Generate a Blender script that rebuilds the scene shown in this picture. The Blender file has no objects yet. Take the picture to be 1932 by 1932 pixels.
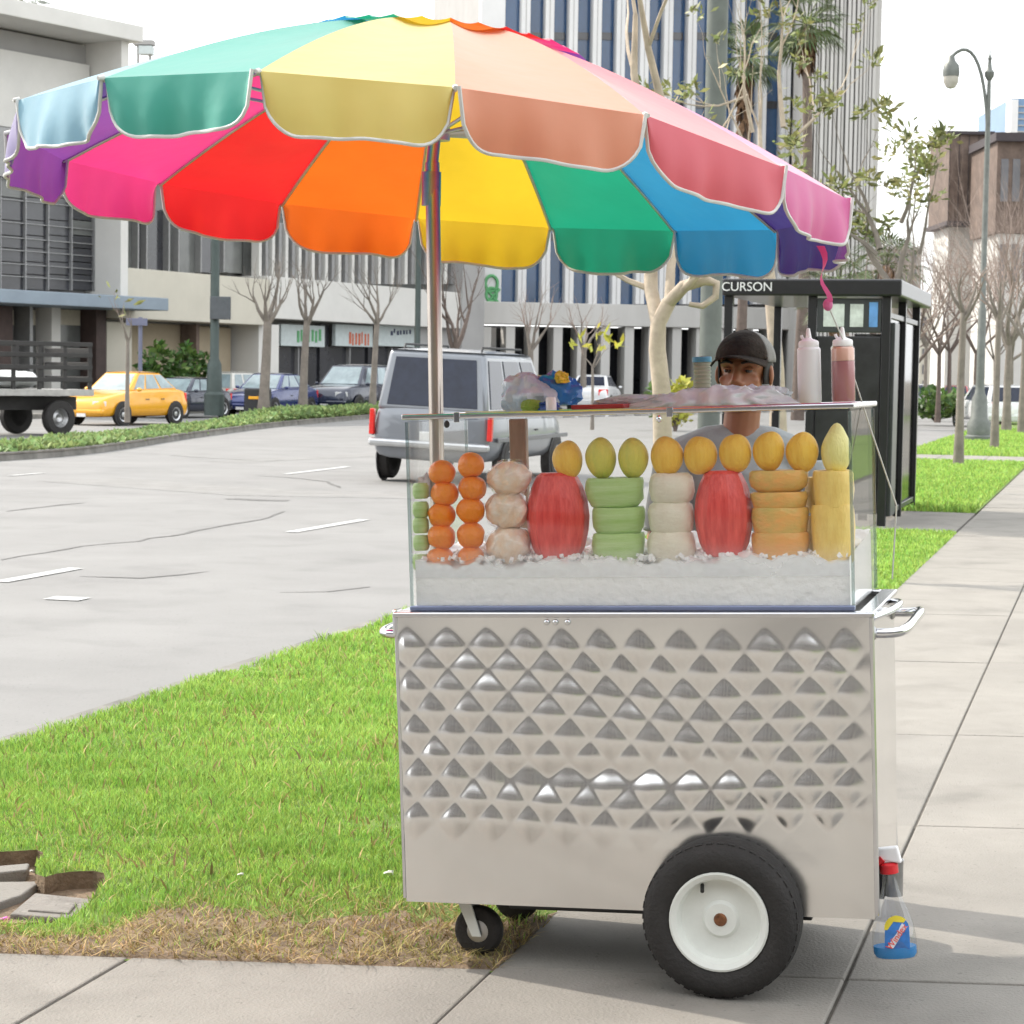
import bpy, bmesh, math, random
import numpy as np
from mathutils import Vector, Matrix, Euler
random.seed(7); rng = np.random.default_rng(11)
sc = bpy.context.scene
COL = sc.collection
R = math.radians
# ------------------------------------------------------------------ camera
F, CW, CAMH = 4000.0, 966.0, 1.55
PITCH, ROLL = math.atan((966 - 705) / F), R(0.9)
cam = bpy.data.objects.new('camera', bpy.data.cameras.new('camera')); COL.objects.link(cam)
cam.data.sensor_width = 36; cam.data.lens = 36 * F / 1932
cam.data.clip_start = 0.1; cam.data.clip_end = 3000
cam.rotation_mode = 'QUATERNION'
CMAT = Matrix.Rotation(math.pi / 2 - PITCH, 3, 'X') @ Matrix.Rotation(ROLL, 3, 'Z')
cam.rotation_quaternion = CMAT.to_quaternion(); cam.location = (0, 0, CAMH)
cam.data.dof.use_dof = True; cam.data.dof.focus_distance = 5.6; cam.data.dof.aperture_fstop = 18
sc.camera = cam
# ------------------------------------------------------------------ light
SUN_EL = R(40); SUN_AZ = math.atan2(-0.86, 0.51)
SUN = Vector((math.sin(SUN_AZ) * math.cos(SUN_EL), math.cos(SUN_AZ) * math.cos(SUN_EL), math.sin(SUN_EL)))
sun = bpy.data.objects.new('sun', bpy.data.lights.new('sun', 'SUN')); COL.objects.link(sun)
sun.data.energy = 2.9; sun.data.angle = R(0.7); sun.data.color = (1.0, 0.93, 0.83)
sun.rotation_mode = 'QUATERNION'; sun.rotation_quaternion = SUN.to_track_quat('Z', 'Y'); sun.location = (-20, 20, 30)
w = bpy.data.worlds.new('World'); sc.world = w; w.use_nodes = True
nt = w.node_tree; nt.nodes.clear()
sky = nt.nodes.new('ShaderNodeTexSky'); sky.sky_type = 'NISHITA'; sky.sun_disc = False
sky.sun_elevation = SUN_EL; sky.sun_rotation = SUN_AZ % (2 * math.pi)
sky.air_density = 1.0; sky.dust_density = 4.0; sky.ozone_density = 1.0
# thin bright winter haze / high cloud veil over the blue
tc = nt.nodes.new('ShaderNodeTexCoord'); mp = nt.nodes.new('ShaderNodeMapping'); mp.inputs['Scale'].default_value = (1, 1, 2.2)
nz = nt.nodes.new('ShaderNodeTexNoise'); nz.inputs['Scale'].default_value = 2.2; nz.inputs['Detail'].default_value = 6
rp = nt.nodes.new('ShaderNodeMapRange'); rp.inputs[1].default_value = 0.32; rp.inputs[2].default_value = 0.6; rp.inputs[3].default_value = 0.55; rp.inputs[4].default_value = 0.97
mx = nt.nodes.new('ShaderNodeMix'); mx.data_type = 'RGBA'
mx.inputs[7].default_value = (10.5, 10.7, 10.8, 1)
bg = nt.nodes.new('ShaderNodeBackground'); bg.inputs['Strength'].default_value = 0.15
wo = nt.nodes.new('ShaderNodeOutputWorld')
L_ = nt.links.new
L_(tc.outputs['Generated'], mp.inputs[0]); L_(mp.outputs[0], nz.inputs['Vector']); L_(nz.outputs['Fac'], rp.inputs[0])
L_(rp.outputs[0], mx.inputs[0]); L_(sky.outputs[0], mx.inputs[6]); L_(mx.outputs[2], bg.inputs['Color']); L_(bg.outputs[0], wo.inputs[0])
vs_ = sc.view_settings; vs_.view_transform = 'Standard'; vs_.look = 'None'; vs_.exposure = 0.63; vs_.gamma = 1.0
sc.cycles.max_bounces = 6; sc.cycles.diffuse_bounces = 3; sc.cycles.glossy_bounces = 3; sc.cycles.transmission_bounces = 4; sc.cycles.use_adaptive_sampling = True; sc.cycles.adaptive_threshold = 0.025; sc.cycles.transparent_max_bounces = 16; sc.cycles.caustics_reflective = False; sc.cycles.caustics_refractive = False
# ------------------------------------------------------------------ geometry of the view (turns points seen in the photo into places)
RT, UP, FW = Vector(CMAT.col[0]), Vector(CMAT.col[1]), -Vector(CMAT.col[2])
CAM = Vector((0, 0, CAMH))
def ray(u, v):
    d = FW * F + RT * (u - CW) - UP * (v - CW); return d / d.y
def at(u, v, D): return CAM + ray(u, v) * D
def G(u, v, z=0.0):
    d = ray(u, v); return CAM + d * ((z - CAMH) / d.z)
RD = Vector((math.sin(R(15.8)), math.cos(R(15.8)), 0)); RN = Vector((-RD.y, RD.x, 0))
def RP(s, t, z=0.0): return RD * s + RN * t + Vector((0, 0, z))
RYAW = -R(15.8)      # z rotation that turns +Y into the road direction
# ------------------------------------------------------------------ mesh builder
class MB:
    def __init__(s): s.v = []; s.f = []
    def add(s, vs, fs):
        n = len(s.v); s.v.extend([tuple(p) for p in vs]); s.f.extend([tuple(i + n for i in f) for f in fs]); return s
    def box(s, c, d, M=None):
        x, y, z = d[0] / 2, d[1] / 2, d[2] / 2
        vs = [Vector((sx * x, sy * y, sz * z)) for sz in (-1, 1) for sx, sy in ((-1, -1), (1, -1), (1, 1), (-1, 1))]
        if M is not None: vs = [M @ p for p in vs]
        c = Vector(c); vs = [p + c for p in vs]
        return s.hexa(vs)
    def box2(s, a, b): return s.box([(a[i] + b[i]) / 2 for i in range(3)], [abs(b[i] - a[i]) for i in range(3)])
    def hexa(s, p): return s.add(p, [(3, 2, 1, 0), (4, 5, 6, 7), (0, 1, 5, 4), (1, 2, 6, 5), (2, 3, 7, 6), (3, 0, 4, 7)])
    def tube(s, pts, rad, n=8, cap=True, flat=1.0):
        pts = [Vector(p) for p in pts]; m = len(pts)
        rads = rad if isinstance(rad, (list, tuple)) else [rad] * m
        vs = []; fs = []; ref = None
        for i, p in enumerate(pts):
            t = (pts[min(i + 1, m - 1)] - pts[max(i - 1, 0)])
            t = t.normalized() if t.length > 1e-9 else Vector((0, 0, 1))
            if ref is None: ref = Vector((1, 0, 0)) if abs(t.x) < .8 else Vector((0, 1, 0))
            a = (ref - t * ref.dot(t)); a = a.normalized() if a.length > 1e-6 else t.orthogonal().normalized()
            ref = a; b = t.cross(a)
            for k in range(n):
                th = 2 * math.pi * k / n
                vs.append(p + (a * math.cos(th) + b * math.sin(th) * flat) * rads[i])
        for i in range(m - 1):
            for k in range(n): fs.append((i * n + k, i * n + (k + 1) % n, (i + 1) * n + (k + 1) % n, (i + 1) * n + k))
        if cap: fs.append(tuple(range(n - 1, -1, -1))); fs.append(tuple((m - 1) * n + k for k in range(n)))
        return s.add(vs, fs)
    def lathe(s, prof, n=20, M=None, c=(0, 0, 0)):
        vs = []; fs = []; m = len(prof); c = Vector(c)
        for r, z in prof:
            for k in range(n):
                th = 2 * math.pi * k / n; p = Vector((r * math.cos(th), r * math.sin(th), z))
                vs.append((M @ p if M is not None else p) + c)
        for i in range(m - 1):
            for k in range(n): fs.append((i * n + k, i * n + (k + 1) % n, (i + 1) * n + (k + 1) % n, (i + 1) * n + k))
        if prof[0][0] > 1e-6: fs.append(tuple(range(n - 1, -1, -1)))
        if prof[-1][0] > 1e-6: fs.append(tuple((m - 1) * n + k for k in range(n)))
        return s.add(vs, fs)
    def ball(s, c, r, nu=14, nv=9, fn=None, M=None):
        c = Vector(c); r = r if isinstance(r, (tuple, list)) else (r, r, r); vs = []; fs = []
        for j in range(nv + 1):
            ph = math.pi * j / nv - math.pi / 2
            for i in range(nu):
                th = 2 * math.pi * i / nu
                d = Vector((math.cos(ph) * math.cos(th), math.cos(ph) * math.sin(th), math.sin(ph)))
                k = fn(d) if fn else 1.0
                p = Vector((d.x * r[0], d.y * r[1], d.z * r[2])) * k
                vs.append((M @ p if M is not None else p) + c)
        for j in range(nv):
            for i in range(nu): fs.append((j * nu + i, j * nu + (i + 1) % nu, (j + 1) * nu + (i + 1) % nu, (j + 1) * nu + i))
        return s.add(vs, fs)
    def prism(s, poly, z0, z1, M=None):
        n = len(poly); vs = [Vector((x, y, z0)) for x, y in poly] + [Vector((x, y, z1)) for x, y in poly]
        if M is not None: vs = [M @ p for p in vs]
        return s.add(vs, [tuple(range(n - 1, -1, -1)), tuple(range(n, 2 * n))] + [(i, (i + 1) % n, n + (i + 1) % n, n + i) for i in range(n)])
    def slab(s, pts, th):        # polygon of world points given a thickness downwards
        n = len(pts); vs = [Vector(p) for p in pts] + [Vector(p) - Vector((0, 0, th)) for p in pts]
        return s.add(vs, [tuple(range(n)), tuple(range(2 * n - 1, n - 1, -1))] + [(i, n + i, n + (i + 1) % n, (i + 1) % n) for i in range(n)])
    def grid(s, fn, nu, nv, closeu=False):
        vs = [fn(i / nu, j / nv) for j in range(nv + 1) for i in range(nu + (0 if closeu else 1))]
        c = nu if closeu else nu + 1
        fs = [(j * c + i, j * c + (i + 1) % c, (j + 1) * c + (i + 1) % c, (j + 1) * c + i) for j in range(nv) for i in range(nu)]
        return s.add(vs, fs)
    def build(s, name, mat, parent=None, smooth=0, bevel=0, world=False, recalc=True, subsurf=0, kind=None):
        vs = s.v
        if world and parent is not None:
            Mi = full(parent).inverted(); vs = [Mi @ Vector(p) for p in vs]
        me = bpy.data.meshes.new(name); me.from_pydata([tuple(p) for p in vs], [], s.f)
        if recalc:
            bm = bmesh.new(); bm.from_mesh(me); bmesh.ops.recalc_face_normals(bm, faces=bm.faces); bm.to_mesh(me); bm.free()
        me.update()
        if smooth:
            me.shade_smooth(); me.set_sharp_from_angle(angle=R(smooth))
        o = bpy.data.objects.new(name, me); COL.objects.link(o); o.data.materials.append(M(mat))
        if parent is not None: o.parent = parent
        if bevel:
            b = o.modifiers.new('bevel', 'BEVEL'); b.width = bevel; b.segments = 2; b.limit_method = 'ANGLE'
        if subsurf:
            b = o.modifiers.new('sub', 'SUBSURF'); b.levels = b.render_levels = subsurf
        if kind: o['kind'] = kind
        return o
def full(o):
    m = o.matrix_basis.copy()
    while o.parent is not None: o = o.parent; m = o.matrix_basis @ m
    return m
def thing(name, label, cat, loc=(0, 0, 0), rotz=0.0, group=None):
    o = bpy.data.objects.new(name, None); COL.objects.link(o); o.empty_display_size = .1
    o.location = loc; o.rotation_euler = (0, 0, rotz); tag(o, label, cat, group); return o
def tag(o, label, cat, group=None):
    o['label'] = label; o['category'] = cat
    if group: o['group'] = group
    return o
def struct(o): o['kind'] = 'structure'; return o
def inst(src, name, parent, loc=(0, 0, 0), rot=(0, 0, 0), scale=(1, 1, 1)):
    o = src.copy(); o.name = name; COL.objects.link(o); o.parent = parent; o.location = loc; o.rotation_euler = rot; o.scale = scale; return o
def text_into(mb, txt, size, M4, depth=.002, align='CENTER'):
    cu = bpy.data.curves.new('t', 'FONT'); cu.body = txt; cu.size = size; cu.align_x = align; cu.align_y = 'CENTER'; cu.extrude = depth
    o = bpy.data.objects.new('t', cu); COL.objects.link(o)
    dg = bpy.context.evaluated_depsgraph_get(); me = bpy.data.meshes.new_from_object(o.evaluated_get(dg))
    mb.add([M4 @ v.co for v in me.vertices], [tuple(p.vertices) for p in me.polygons])
    bpy.data.objects.remove(o); bpy.data.curves.remove(cu); bpy.data.meshes.remove(me); return mb
# ------------------------------------------------------------------ materials
MATS = {}
def M(m): return MATS[m] if isinstance(m, str) else m
def srgb(r, g, b):
    f = lambda c: (c / 255 / 12.92) if c / 255 <= .04045 else ((c / 255 + .055) / 1.055) ** 2.4
    return (f(r), f(g), f(b))
def mat(name, col, rough=.6, metal=0., var=.12, scale=6., bump=0., bscale=60., col2=None, island=0., coat=0., spec=.5, stretch=None, emit=0., trans=0., detail=6, sss=0.):
    m = bpy.data.materials.new(name); m.use_nodes = True; MATS[name] = m
    t = m.node_tree; b = t.nodes['Principled BSDF']; ln = t.links.new
    tc = t.nodes.new('ShaderNodeTexCoord'); vec = tc.outputs['Object']
    if stretch:
        mp = t.nodes.new('ShaderNodeMapping'); mp.inputs['Scale'].default_value = stretch; ln(vec, mp.inputs[0]); vec = mp.outputs[0]
    nz = t.nodes.new('ShaderNodeTexNoise'); nz.inputs['Scale'].default_value = scale; nz.inputs['Detail'].default_value = detail; nz.inputs['Roughness'].default_value = .65
    ln(vec, nz.inputs['Vector'])
    cr = t.nodes.new('ShaderNodeValToRGB'); cr.color_ramp.elements[0].position = .3; cr.color_ramp.elements[1].position = .7
    a = col2 if col2 else tuple(c * (1 - var) for c in col)
    c2 = col if col2 else tuple(min(1, c * (1 + var)) for c in col)
    cr.color_ramp.elements[0].color = (*a, 1); cr.color_ramp.elements[1].color = (*c2, 1)
    ln(nz.outputs['Fac'], cr.inputs[0]); out = cr.outputs[0]
    if island:
        ge = t.nodes.new('ShaderNodeNewGeometry'); hs = t.nodes.new('ShaderNodeHueSaturation')
        mr = t.nodes.new('ShaderNodeMapRange'); mr.inputs[3].default_value = 1 - island; mr.inputs[4].default_value = 1 + island
        ln(ge.outputs['Random Per Island'], mr.inputs[0]); ln(mr.outputs[0], hs.inputs['Value']); ln(out, hs.inputs['Color'])
        mr2 = t.nodes.new('ShaderNodeMapRange'); mr2.inputs[3].default_value = .5 - island * .07; mr2.inputs[4].default_value = .5 + island * .05
        wn = t.nodes.new('ShaderNodeTexWhiteNoise'); wn.noise_dimensions = '1D'; ln(ge.outputs['Random Per Island'], wn.inputs['W']); ln(wn.outputs['Value'], mr2.inputs[0]); ln(mr2.outputs[0], hs.inputs['Hue'])
        out = hs.outputs[0]
    ln(out, b.inputs['Base Color'])
    b.inputs['Roughness'].default_value = rough; b.inputs['Metallic'].default_value = metal
    b.inputs['Specular IOR Level'].default_value = spec; b.inputs['Coat Weight'].default_value = coat
    if sss: b.inputs['Subsurface Weight'].default_value = sss; b.inputs['Subsurface Radius'].default_value = (.02, .012, .008); b.inputs['Subsurface Scale'].default_value = .5
    if trans:
        tr = t.nodes.new('ShaderNodeBsdfTranslucent'); ms = t.nodes.new('ShaderNodeMixShader'); ms.inputs[0].default_value = trans
        ln(out, tr.inputs['Color']); ln(b.outputs[0], ms.inputs[1]); ln(tr.outputs[0], ms.inputs[2]); ln(ms.outputs[0], t.nodes['Material Output'].inputs[0])
    if emit: b.inputs['Emission Color'].default_value = (*col, 1); b.inputs['Emission Strength'].default_value = emit
    if bump:
        n2 = t.nodes.new('ShaderNodeTexNoise'); n2.inputs['Scale'].default_value = bscale; n2.inputs['Detail'].default_value = 5
        ln(vec, n2.inputs['Vector']); bp = t.nodes.new('ShaderNodeBump'); bp.inputs['Strength'].default_value = bump; bp.inputs['Distance'].default_value = .01
        ln(n2.outputs['Fac'], bp.inputs['Height']); ln(bp.outputs[0], b.inputs['Normal'])
    return m
def glass(name, tint, base=.05, edge=.6, rough=.02):
    m = bpy.data.materials.new(name); m.use_nodes = True; MATS[name] = m
    t = m.node_tree; t.nodes.clear(); ln = t.links.new
    o = t.nodes.new('ShaderNodeOutputMaterial'); tr = t.nodes.new('ShaderNodeBsdfTransparent'); gl = t.nodes.new('ShaderNodeBsdfGlossy')
    tr.inputs[0].default_value = (*tint, 1); gl.inputs['Roughness'].default_value = rough
    lw = t.nodes.new('ShaderNodeLayerWeight'); lw.inputs[0].default_value = .5
    pw = t.nodes.new('ShaderNodeMath'); pw.operation = 'POWER'; pw.inputs[1].default_value = 4
    ma = t.nodes.new('ShaderNodeMath'); ma.operation = 'MULTIPLY_ADD'; ma.inputs[1].default_value = edge; ma.inputs[2].default_value = base
    ms = t.nodes.new('ShaderNodeMixShader')
    ln(lw.outputs['Facing'], pw.inputs[0]); ln(pw.outputs[0], ma.inputs[0]); ln(ma.outputs[0], ms.inputs[0]); ln(tr.outputs[0], ms.inputs[1]); ln(gl.outputs[0], ms.inputs[2]); ln(ms.outputs[0], o.inputs[0])
    return m
# ground
mat('concrete_walk', (.25, .234, .208), .85, var=.13, scale=1.7, bump=.4, bscale=110, detail=12)
mat('concrete_walk_b', (.234, .22, .197), .85, var=.15, scale=1.3, bump=.4, bscale=110, detail=12)
mat('concrete_dark', (.22, .205, .185), .9, var=.25, scale=5, bump=.5, bscale=60)
mat('joint_dirt', (.095, .085, .072), .95, var=.3, scale=20)
mat('road_concrete', (.212, .208, .202), .85, var=.09, scale=.6, bump=.3, bscale=45, detail=10)
mat('road_far', (.22, .215, .21), .85, var=.12, scale=.4)
mat('kerb', (.21, .2, .18), .9, var=.3, scale=3, bump=.4, bscale=40)
mat('tar', (.12, .117, .112), .8, var=.3, scale=8)
mat('road_patch', (.205, .2, .192), .85, var=.15, scale=3)
mat('road_paint', (.44, .44, .43), .6, var=.28, scale=12)
mat('soil', (.20, .145, .095), .95, var=.45, scale=9, bump=.8, bscale=70)
mat('pit_soil', (.03, .024, .02), .95, var=.4, scale=14, bump=.8)
mat('lawn_base', (.13, .20, .035), .95, var=.3, scale=5, bump=.6, bscale=80)
mat('grass', (.38, .55, .125), .55, scale=1.5, col2=(.24, .42, .075), island=.45, trans=.3, spec=.3)
mat('dry_grass', (.50, .38, .18), .7, scale=3.5, col2=(.31, .27, .10), island=.5, trans=.15, spec=.2)
mat('ground_cover', (.30, .40, .15), .6, scale=.9, col2=(.17, .26, .10), island=.5, trans=.25, spec=.3)
mat('earth', (.22, .2, .17), .95, var=.2, scale=.05)
def weather(name, amt=.35, scale=3.0, speck=.35):
    m = MATS[name]; t = m.node_tree; b = t.nodes['Principled BSDF']; ln = t.links.new; src = b.inputs['Base Color'].links[0].from_socket; tc = t.nodes.new('ShaderNodeTexCoord')
    for sc_, lo, hi, dark, det in ((scale, .52, .72, 1 - amt, 8), (scale * .3, .45, .7, 1 - amt * .6, 4), (55, .66, .74, 1 - speck, 2)):
        nz = t.nodes.new('ShaderNodeTexNoise'); nz.inputs['Scale'].default_value = sc_; nz.inputs['Detail'].default_value = det; nz.inputs['Distortion'].default_value = .4; ln(tc.outputs['Object'], nz.inputs['Vector'])
        mr = t.nodes.new('ShaderNodeMapRange'); mr.inputs[1].default_value = lo; mr.inputs[2].default_value = hi; mr.inputs[3].default_value = 1; mr.inputs[4].default_value = dark; ln(nz.outputs['Fac'], mr.inputs[0])
        mx = t.nodes.new('ShaderNodeMix'); mx.data_type = 'RGBA'; mx.blend_type = 'MULTIPLY'; mx.inputs[0].default_value = 1; ln(src, mx.inputs[6]); ln(mr.outputs[0], mx.inputs[7]); src = mx.outputs[2]
    ln(src, b.inputs['Base Color'])
weather('concrete_walk', .2, 2.2, .3); weather('concrete_walk_b', .25, 1.8, .3); weather('road_concrete', .12, 1.6, .35); weather('kerb', .35, 2, .3); weather('concrete_dark', .4, 6, .4)
# cart
mat('steel_trim', (.62, .62, .64), .18, 1.0, var=.06, scale=20)
mat('steel_tube', (.72, .73, .76), .1, 1.0, var=.05, scale=20)
mat('steel_dull', (.42, .42, .42), .35, 1.0, var=.15, scale=20)
mat('tyre', (.021, .019, .018), .75, var=.3, scale=14, bump=.4, bscale=120)
mat('rim_white', (.74, .76, .72), .4, var=.07, scale=9)
mat('rust', (.22, .09, .04), .75, .3, var=.5, scale=60)
mat('black_plastic', (.02, .02, .021), .5, var=.2)
mat('pole_metal', (.52, .47, .42), .3, .85, var=.12, scale=6, stretch=(8, 8, 1))
mat('rib_metal', (.62, .62, .6), .4, .7, var=.1)
mat('piping', (.62, .62, .60), .6, var=.1)
glass('clear_acrylic', (.992, .996, .995), .035, .5)
glass('acrylic_edge', (.72, .80, .80), .22, .5, .1)
glass('thin_plastic', (.985, .985, .99), .07, .5, .1)
glass('car_glass', (.16, .2, .23), .22, .6, .03)
glass('window_clear', (.25, .28, .29), .16, .6, .05)
# ================================================================== GROUND AND ROADS
def sheet(name, pts, m, z=None, parent=None, world=True):
    mb = MB(); mb.add([Vector((p[0], p[1], z if z is not None else p[2])) for p in pts], [tuple(range(len(pts)))])
    return mb.build(name, m, parent, world=world)
g = sheet('ground', [(-1500, -600, 0), (1500, -600, 0), (1500, 2400, 0), (-1500, 2400, 0)], 'earth', -.19); struct(g)
road = sheet('road', [RP(-60, 4.2), RP(330, 4.2), RP(330, 46), RP(-60, 46)], 'road_concrete', -.15); struct(road)
def strip(name, pts, wid, m, z=-.146, parent=None, jag=0.0):
    mb = MB(); P = []
    for i in range(len(pts) - 1):
        a, b = Vector(pts[i]), Vector(pts[i + 1]); n = max(1, int((b - a).length / .35)) if jag else 1
        for k in range(n): P.append(a.lerp(b, k / n))
    P.append(Vector(pts[-1])); vs = []
    for i, p in enumerate(P):
        d = (P[min(i + 1, len(P) - 1)] - P[max(i - 1, 0)]); nrm = Vector((-d.y, d.x, 0)).normalized()
        off = nrm * random.gauss(0, jag) if jag else Vector((0, 0, 0)); w_ = wid * (random.uniform(.45, 1.4) if jag else 1) / 2
        if jag and i in (0, len(P) - 1): w_ *= .3
        for sg in (-1, 1):
            q = p + off + nrm * w_ * sg; vs.append((q.x, q.y, z))
    mb.add(vs, [(2 * i, 2 * i + 1, 2 * i + 3, 2 * i + 2) for i in range(len(P) - 1)])
    return mb.build(name, m, parent, world=True)
def gp(l, z=-.15): return [G(u, v, z) for u, v in l]
for pts in ([(0, 1057), (80, 1043), (160, 1031), (256, 1021), (340, 1007), (440, 989), (496, 981), (532, 965)],
            [(8, 965), (90, 956), (160, 949)], [(484, 897), (560, 903), (616, 909), (648, 921)],
            [(150, 1088), (260, 1090), (390, 1078)], [(530, 1119), (620, 1117), (700, 1108)]):
    strip('crack', gp(pts), .055, 'tar', -.146, road, .03)
strip('road_seam', gp([(432, 941), (490, 944), (544, 945)]), .26, 'tar', -.146, road)
strip('road_seam', gp([(332, 859), (420, 865), (520, 869)]), .35, 'road_patch', -.146, road)
strip('tyre_stain', gp([(150, 905), (500, 930), (800, 935)]), 1.6, 'road_patch', -.1475, road)
strip('tyre_stain', gp([(420, 872), (640, 862), (800, 852)]), .8, 'road_patch', -.1475, road)
for pts, w_ in (([(0, 1099), (144, 1073)], .14), ([(548, 1005), (688, 981)], .14), ([(540, 895), (656, 881)], .15), ([(20, 898), (80, 893)], .12)):
    strip('lane_dash', gp(pts), w_, 'road_paint', -.143, road)
strip('paint_mark', gp([(94, 1129), (160, 1132)]), .22, 'road_paint', -.143, road)
for k in range(6): strip('lane_dash', [RP(47 + k * 12, 8.3), RP(50 + k * 12, 8.3)], .14, 'road_paint', -.143, road)
# ---- sidewalk, slab by slab
SK = .22
def slab_quad(t0, t1, s0, s1, gap=.008):
    a = gap / 2; q = []
    for (s, t) in ((s0 + a, t0 + a), (s0 + a, t1 - a), (s1 - a, t1 - a), (s1 - a, t0 + a)):
        q.append(RP(s - SK * (t - 1.5), t, 0))
    return [q[0], q[3], q[2], q[1]]
TL = [-3.0, -2.1, -1.2, -.3, .62, 1.51]
SL = [-14, -10, -6.5, -4.0, -2.0, 0, 1.8, 3.55, 5.24, 7.22, 9.2, 11.7, 14.15, 16.6, 19.1, 21.6, 24.1, 26.6, 29.1, 32, 35, 38, 41.5, 45, 49, 54, 60, 68, 78, 90]
bed = MB(); bed.add([RP(-14, -3.2, -.007), RP(92, -3.2, -.007), RP(92, 1.5, -.007), RP(-14, 1.5, -.007)], [(0, 1, 2, 3)])
bed.add([RP(-14, 1.5, -.007), RP(5.2, 1.5, -.007), RP(4.5, 4.3, -.007), RP(-14, 4.3, -.007)], [(0, 1, 2, 3)])
walk = struct(bed.build('sidewalk', 'joint_dirt'))
def add_slab(t0, t1, s0, s1, parent=walk):
    q = slab_quad(t0, t1, s0, s1); dz = random.uniform(-.0025, .0025)
    mb = MB(); mb.slab([p + Vector((0, 0, dz)) for p in q], .05)
    return mb.build('slab', random.choice(['concrete_walk', 'concrete_walk', 'concrete_walk_b']), parent, bevel=.006, world=True)
for j in range(len(SL) - 1):
    tl = TL + ([2.45, 3.38, 4.28] if SL[j + 1] <= 5.3 else [])
    for i in range(len(tl) - 1): add_slab(tl[i], tl[i + 1], SL[j], SL[j + 1])
# bus-stop pad and the path further on
for (a, b, nm) in ((22.0, 25.4, 'bus_stop_pad'), (41.2, 45.0, 'cross_path')):
    pad = struct(sheet(nm, [RP(a, 1.52), RP(b, 1.52), RP(b, 4.28), RP(a, 4.28)], 'joint_dirt', -.014))
    for t0, t1 in ((1.53, 2.45), (2.45, 3.38), (3.38, 4.28)):
        mb = MB(); mb.slab([RP(a + .02, t0 + .006), RP(b - .02, t0 + .006), RP(b - .02, t1 - .006), RP(a + .02, t1 - .006)], .05)
        mb.build('slab', 'concrete_walk', pad, bevel=.006, world=True)
kb = struct(sheet('near_kerb', [RP(-14, 4.28), RP(95, 4.28), RP(95, 4.44), RP(-14, 4.44)], 'joint_dirt', -.03))
s0 = -14.0
while s0 < 92:
    ln = 2.4 if s0 < 40 else 6.0
    mb = MB(); mb.slab([RP(s0 + .008, 4.29), RP(s0 + ln - .008, 4.29), RP(s0 + ln - .008, 4.45), RP(s0 + .008, 4.45)], .2)
    mb.build('kerb_stone', 'kerb', kb, bevel=.02, world=True); s0 += ln
# ---- parkway lawn with a sunken meter-box pit
def edge_s(t): return 5.24 - SK * (t - 1.5)
PIT = [(q.dot(RD), q.dot(RN)) for q in (G(u, v) for u, v in ((-60, 1609), (0, 1607), (40, 1605), (70, 1603), (84, 1610), (78, 1622), (66, 1634), (66, 1648), (84, 1655), (108, 1648), (140, 1644), (176, 1643), (196, 1647), (198, 1660), (186, 1680), (170, 1702), (150, 1722), (120, 1736), (60, 1741), (0, 1743), (-60, 1745)))]   # (s,t)
bm = bmesh.new()
def loop(pts):
    vs = [bm.verts.new(p) for p in pts]; return [bm.edges.new((vs[i], vs[(i + 1) % len(vs)])) for i in range(len(vs))]
ed = loop([RP(edge_s(1.49) - .03, 1.49, -.004), RP(9, 1.49, -.004), RP(22, 1.49, -.004), RP(22, 4.31, -.004), RP(9, 4.31, -.004), RP(edge_s(4.31) - .03, 4.31, -.004)])
ed += loop([RP(s, t, -.004) for s, t in PIT])
bmesh.ops.triangle_fill(bm, edges=ed, use_beauty=True)
me = bpy.data.meshes.new('lawn'); bm.to_mesh(me); bm.free(); me.update()
lawn = bpy.data.objects.new('lawn', me); COL.objects.link(lawn); me.materials.append(M('lawn_base')); struct(lawn)
for (a, b) in ((25.4, 41.2), (45.0, 92.0)):
    struct(sheet('lawn', [RP(a, 1.52), RP(b, 1.52), RP(b, 4.29), RP(a, 4.29)], 'lawn_base', 0))
struct(sheet('lawn', [RP(-14, -3.2), RP(92, -3.2), RP(92, -9), RP(-14, -9)], 'lawn_base', -.004))
pm = MB(); n = len(PIT)
pm.add([RP(s, t, .0) for s, t in PIT] + [RP(s, t, -.055) for s, t in PIT], [tuple(range(n, 2 * n))] + [(i, (i + 1) % n, n + (i + 1) % n, n + i) for i in range(n)])
struct(pm.build('pit', 'soil'))
# bare / dry verge beside the front pavement
vs = []; 
N = 90
for i in range(N + 1):
    t = 1.500 + (4.2 - 1.500) * i / N; e = edge_s(t)
    top = e + .5 + .05 * math.sin(t * 5.1 + 1) + .05 * math.sin(t * 13.7) + random.uniform(-.07, .07)
    if t > 2.6: top = min(top, e + .15 + random.uniform(0, .05))
    vs += [RP(e - .02, t, -.005), RP(e + .02, t, .004 + random.uniform(-.002, .004)), RP(top, t, .003)]
mb = MB(); mb.add(vs, [(3 * i + k, 3 * i + k + 1, 3 * i + k + 4, 3 * i + k + 3) for i in range(N) for k in (0, 1)]); struct(mb.build('verge', 'soil'))
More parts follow.
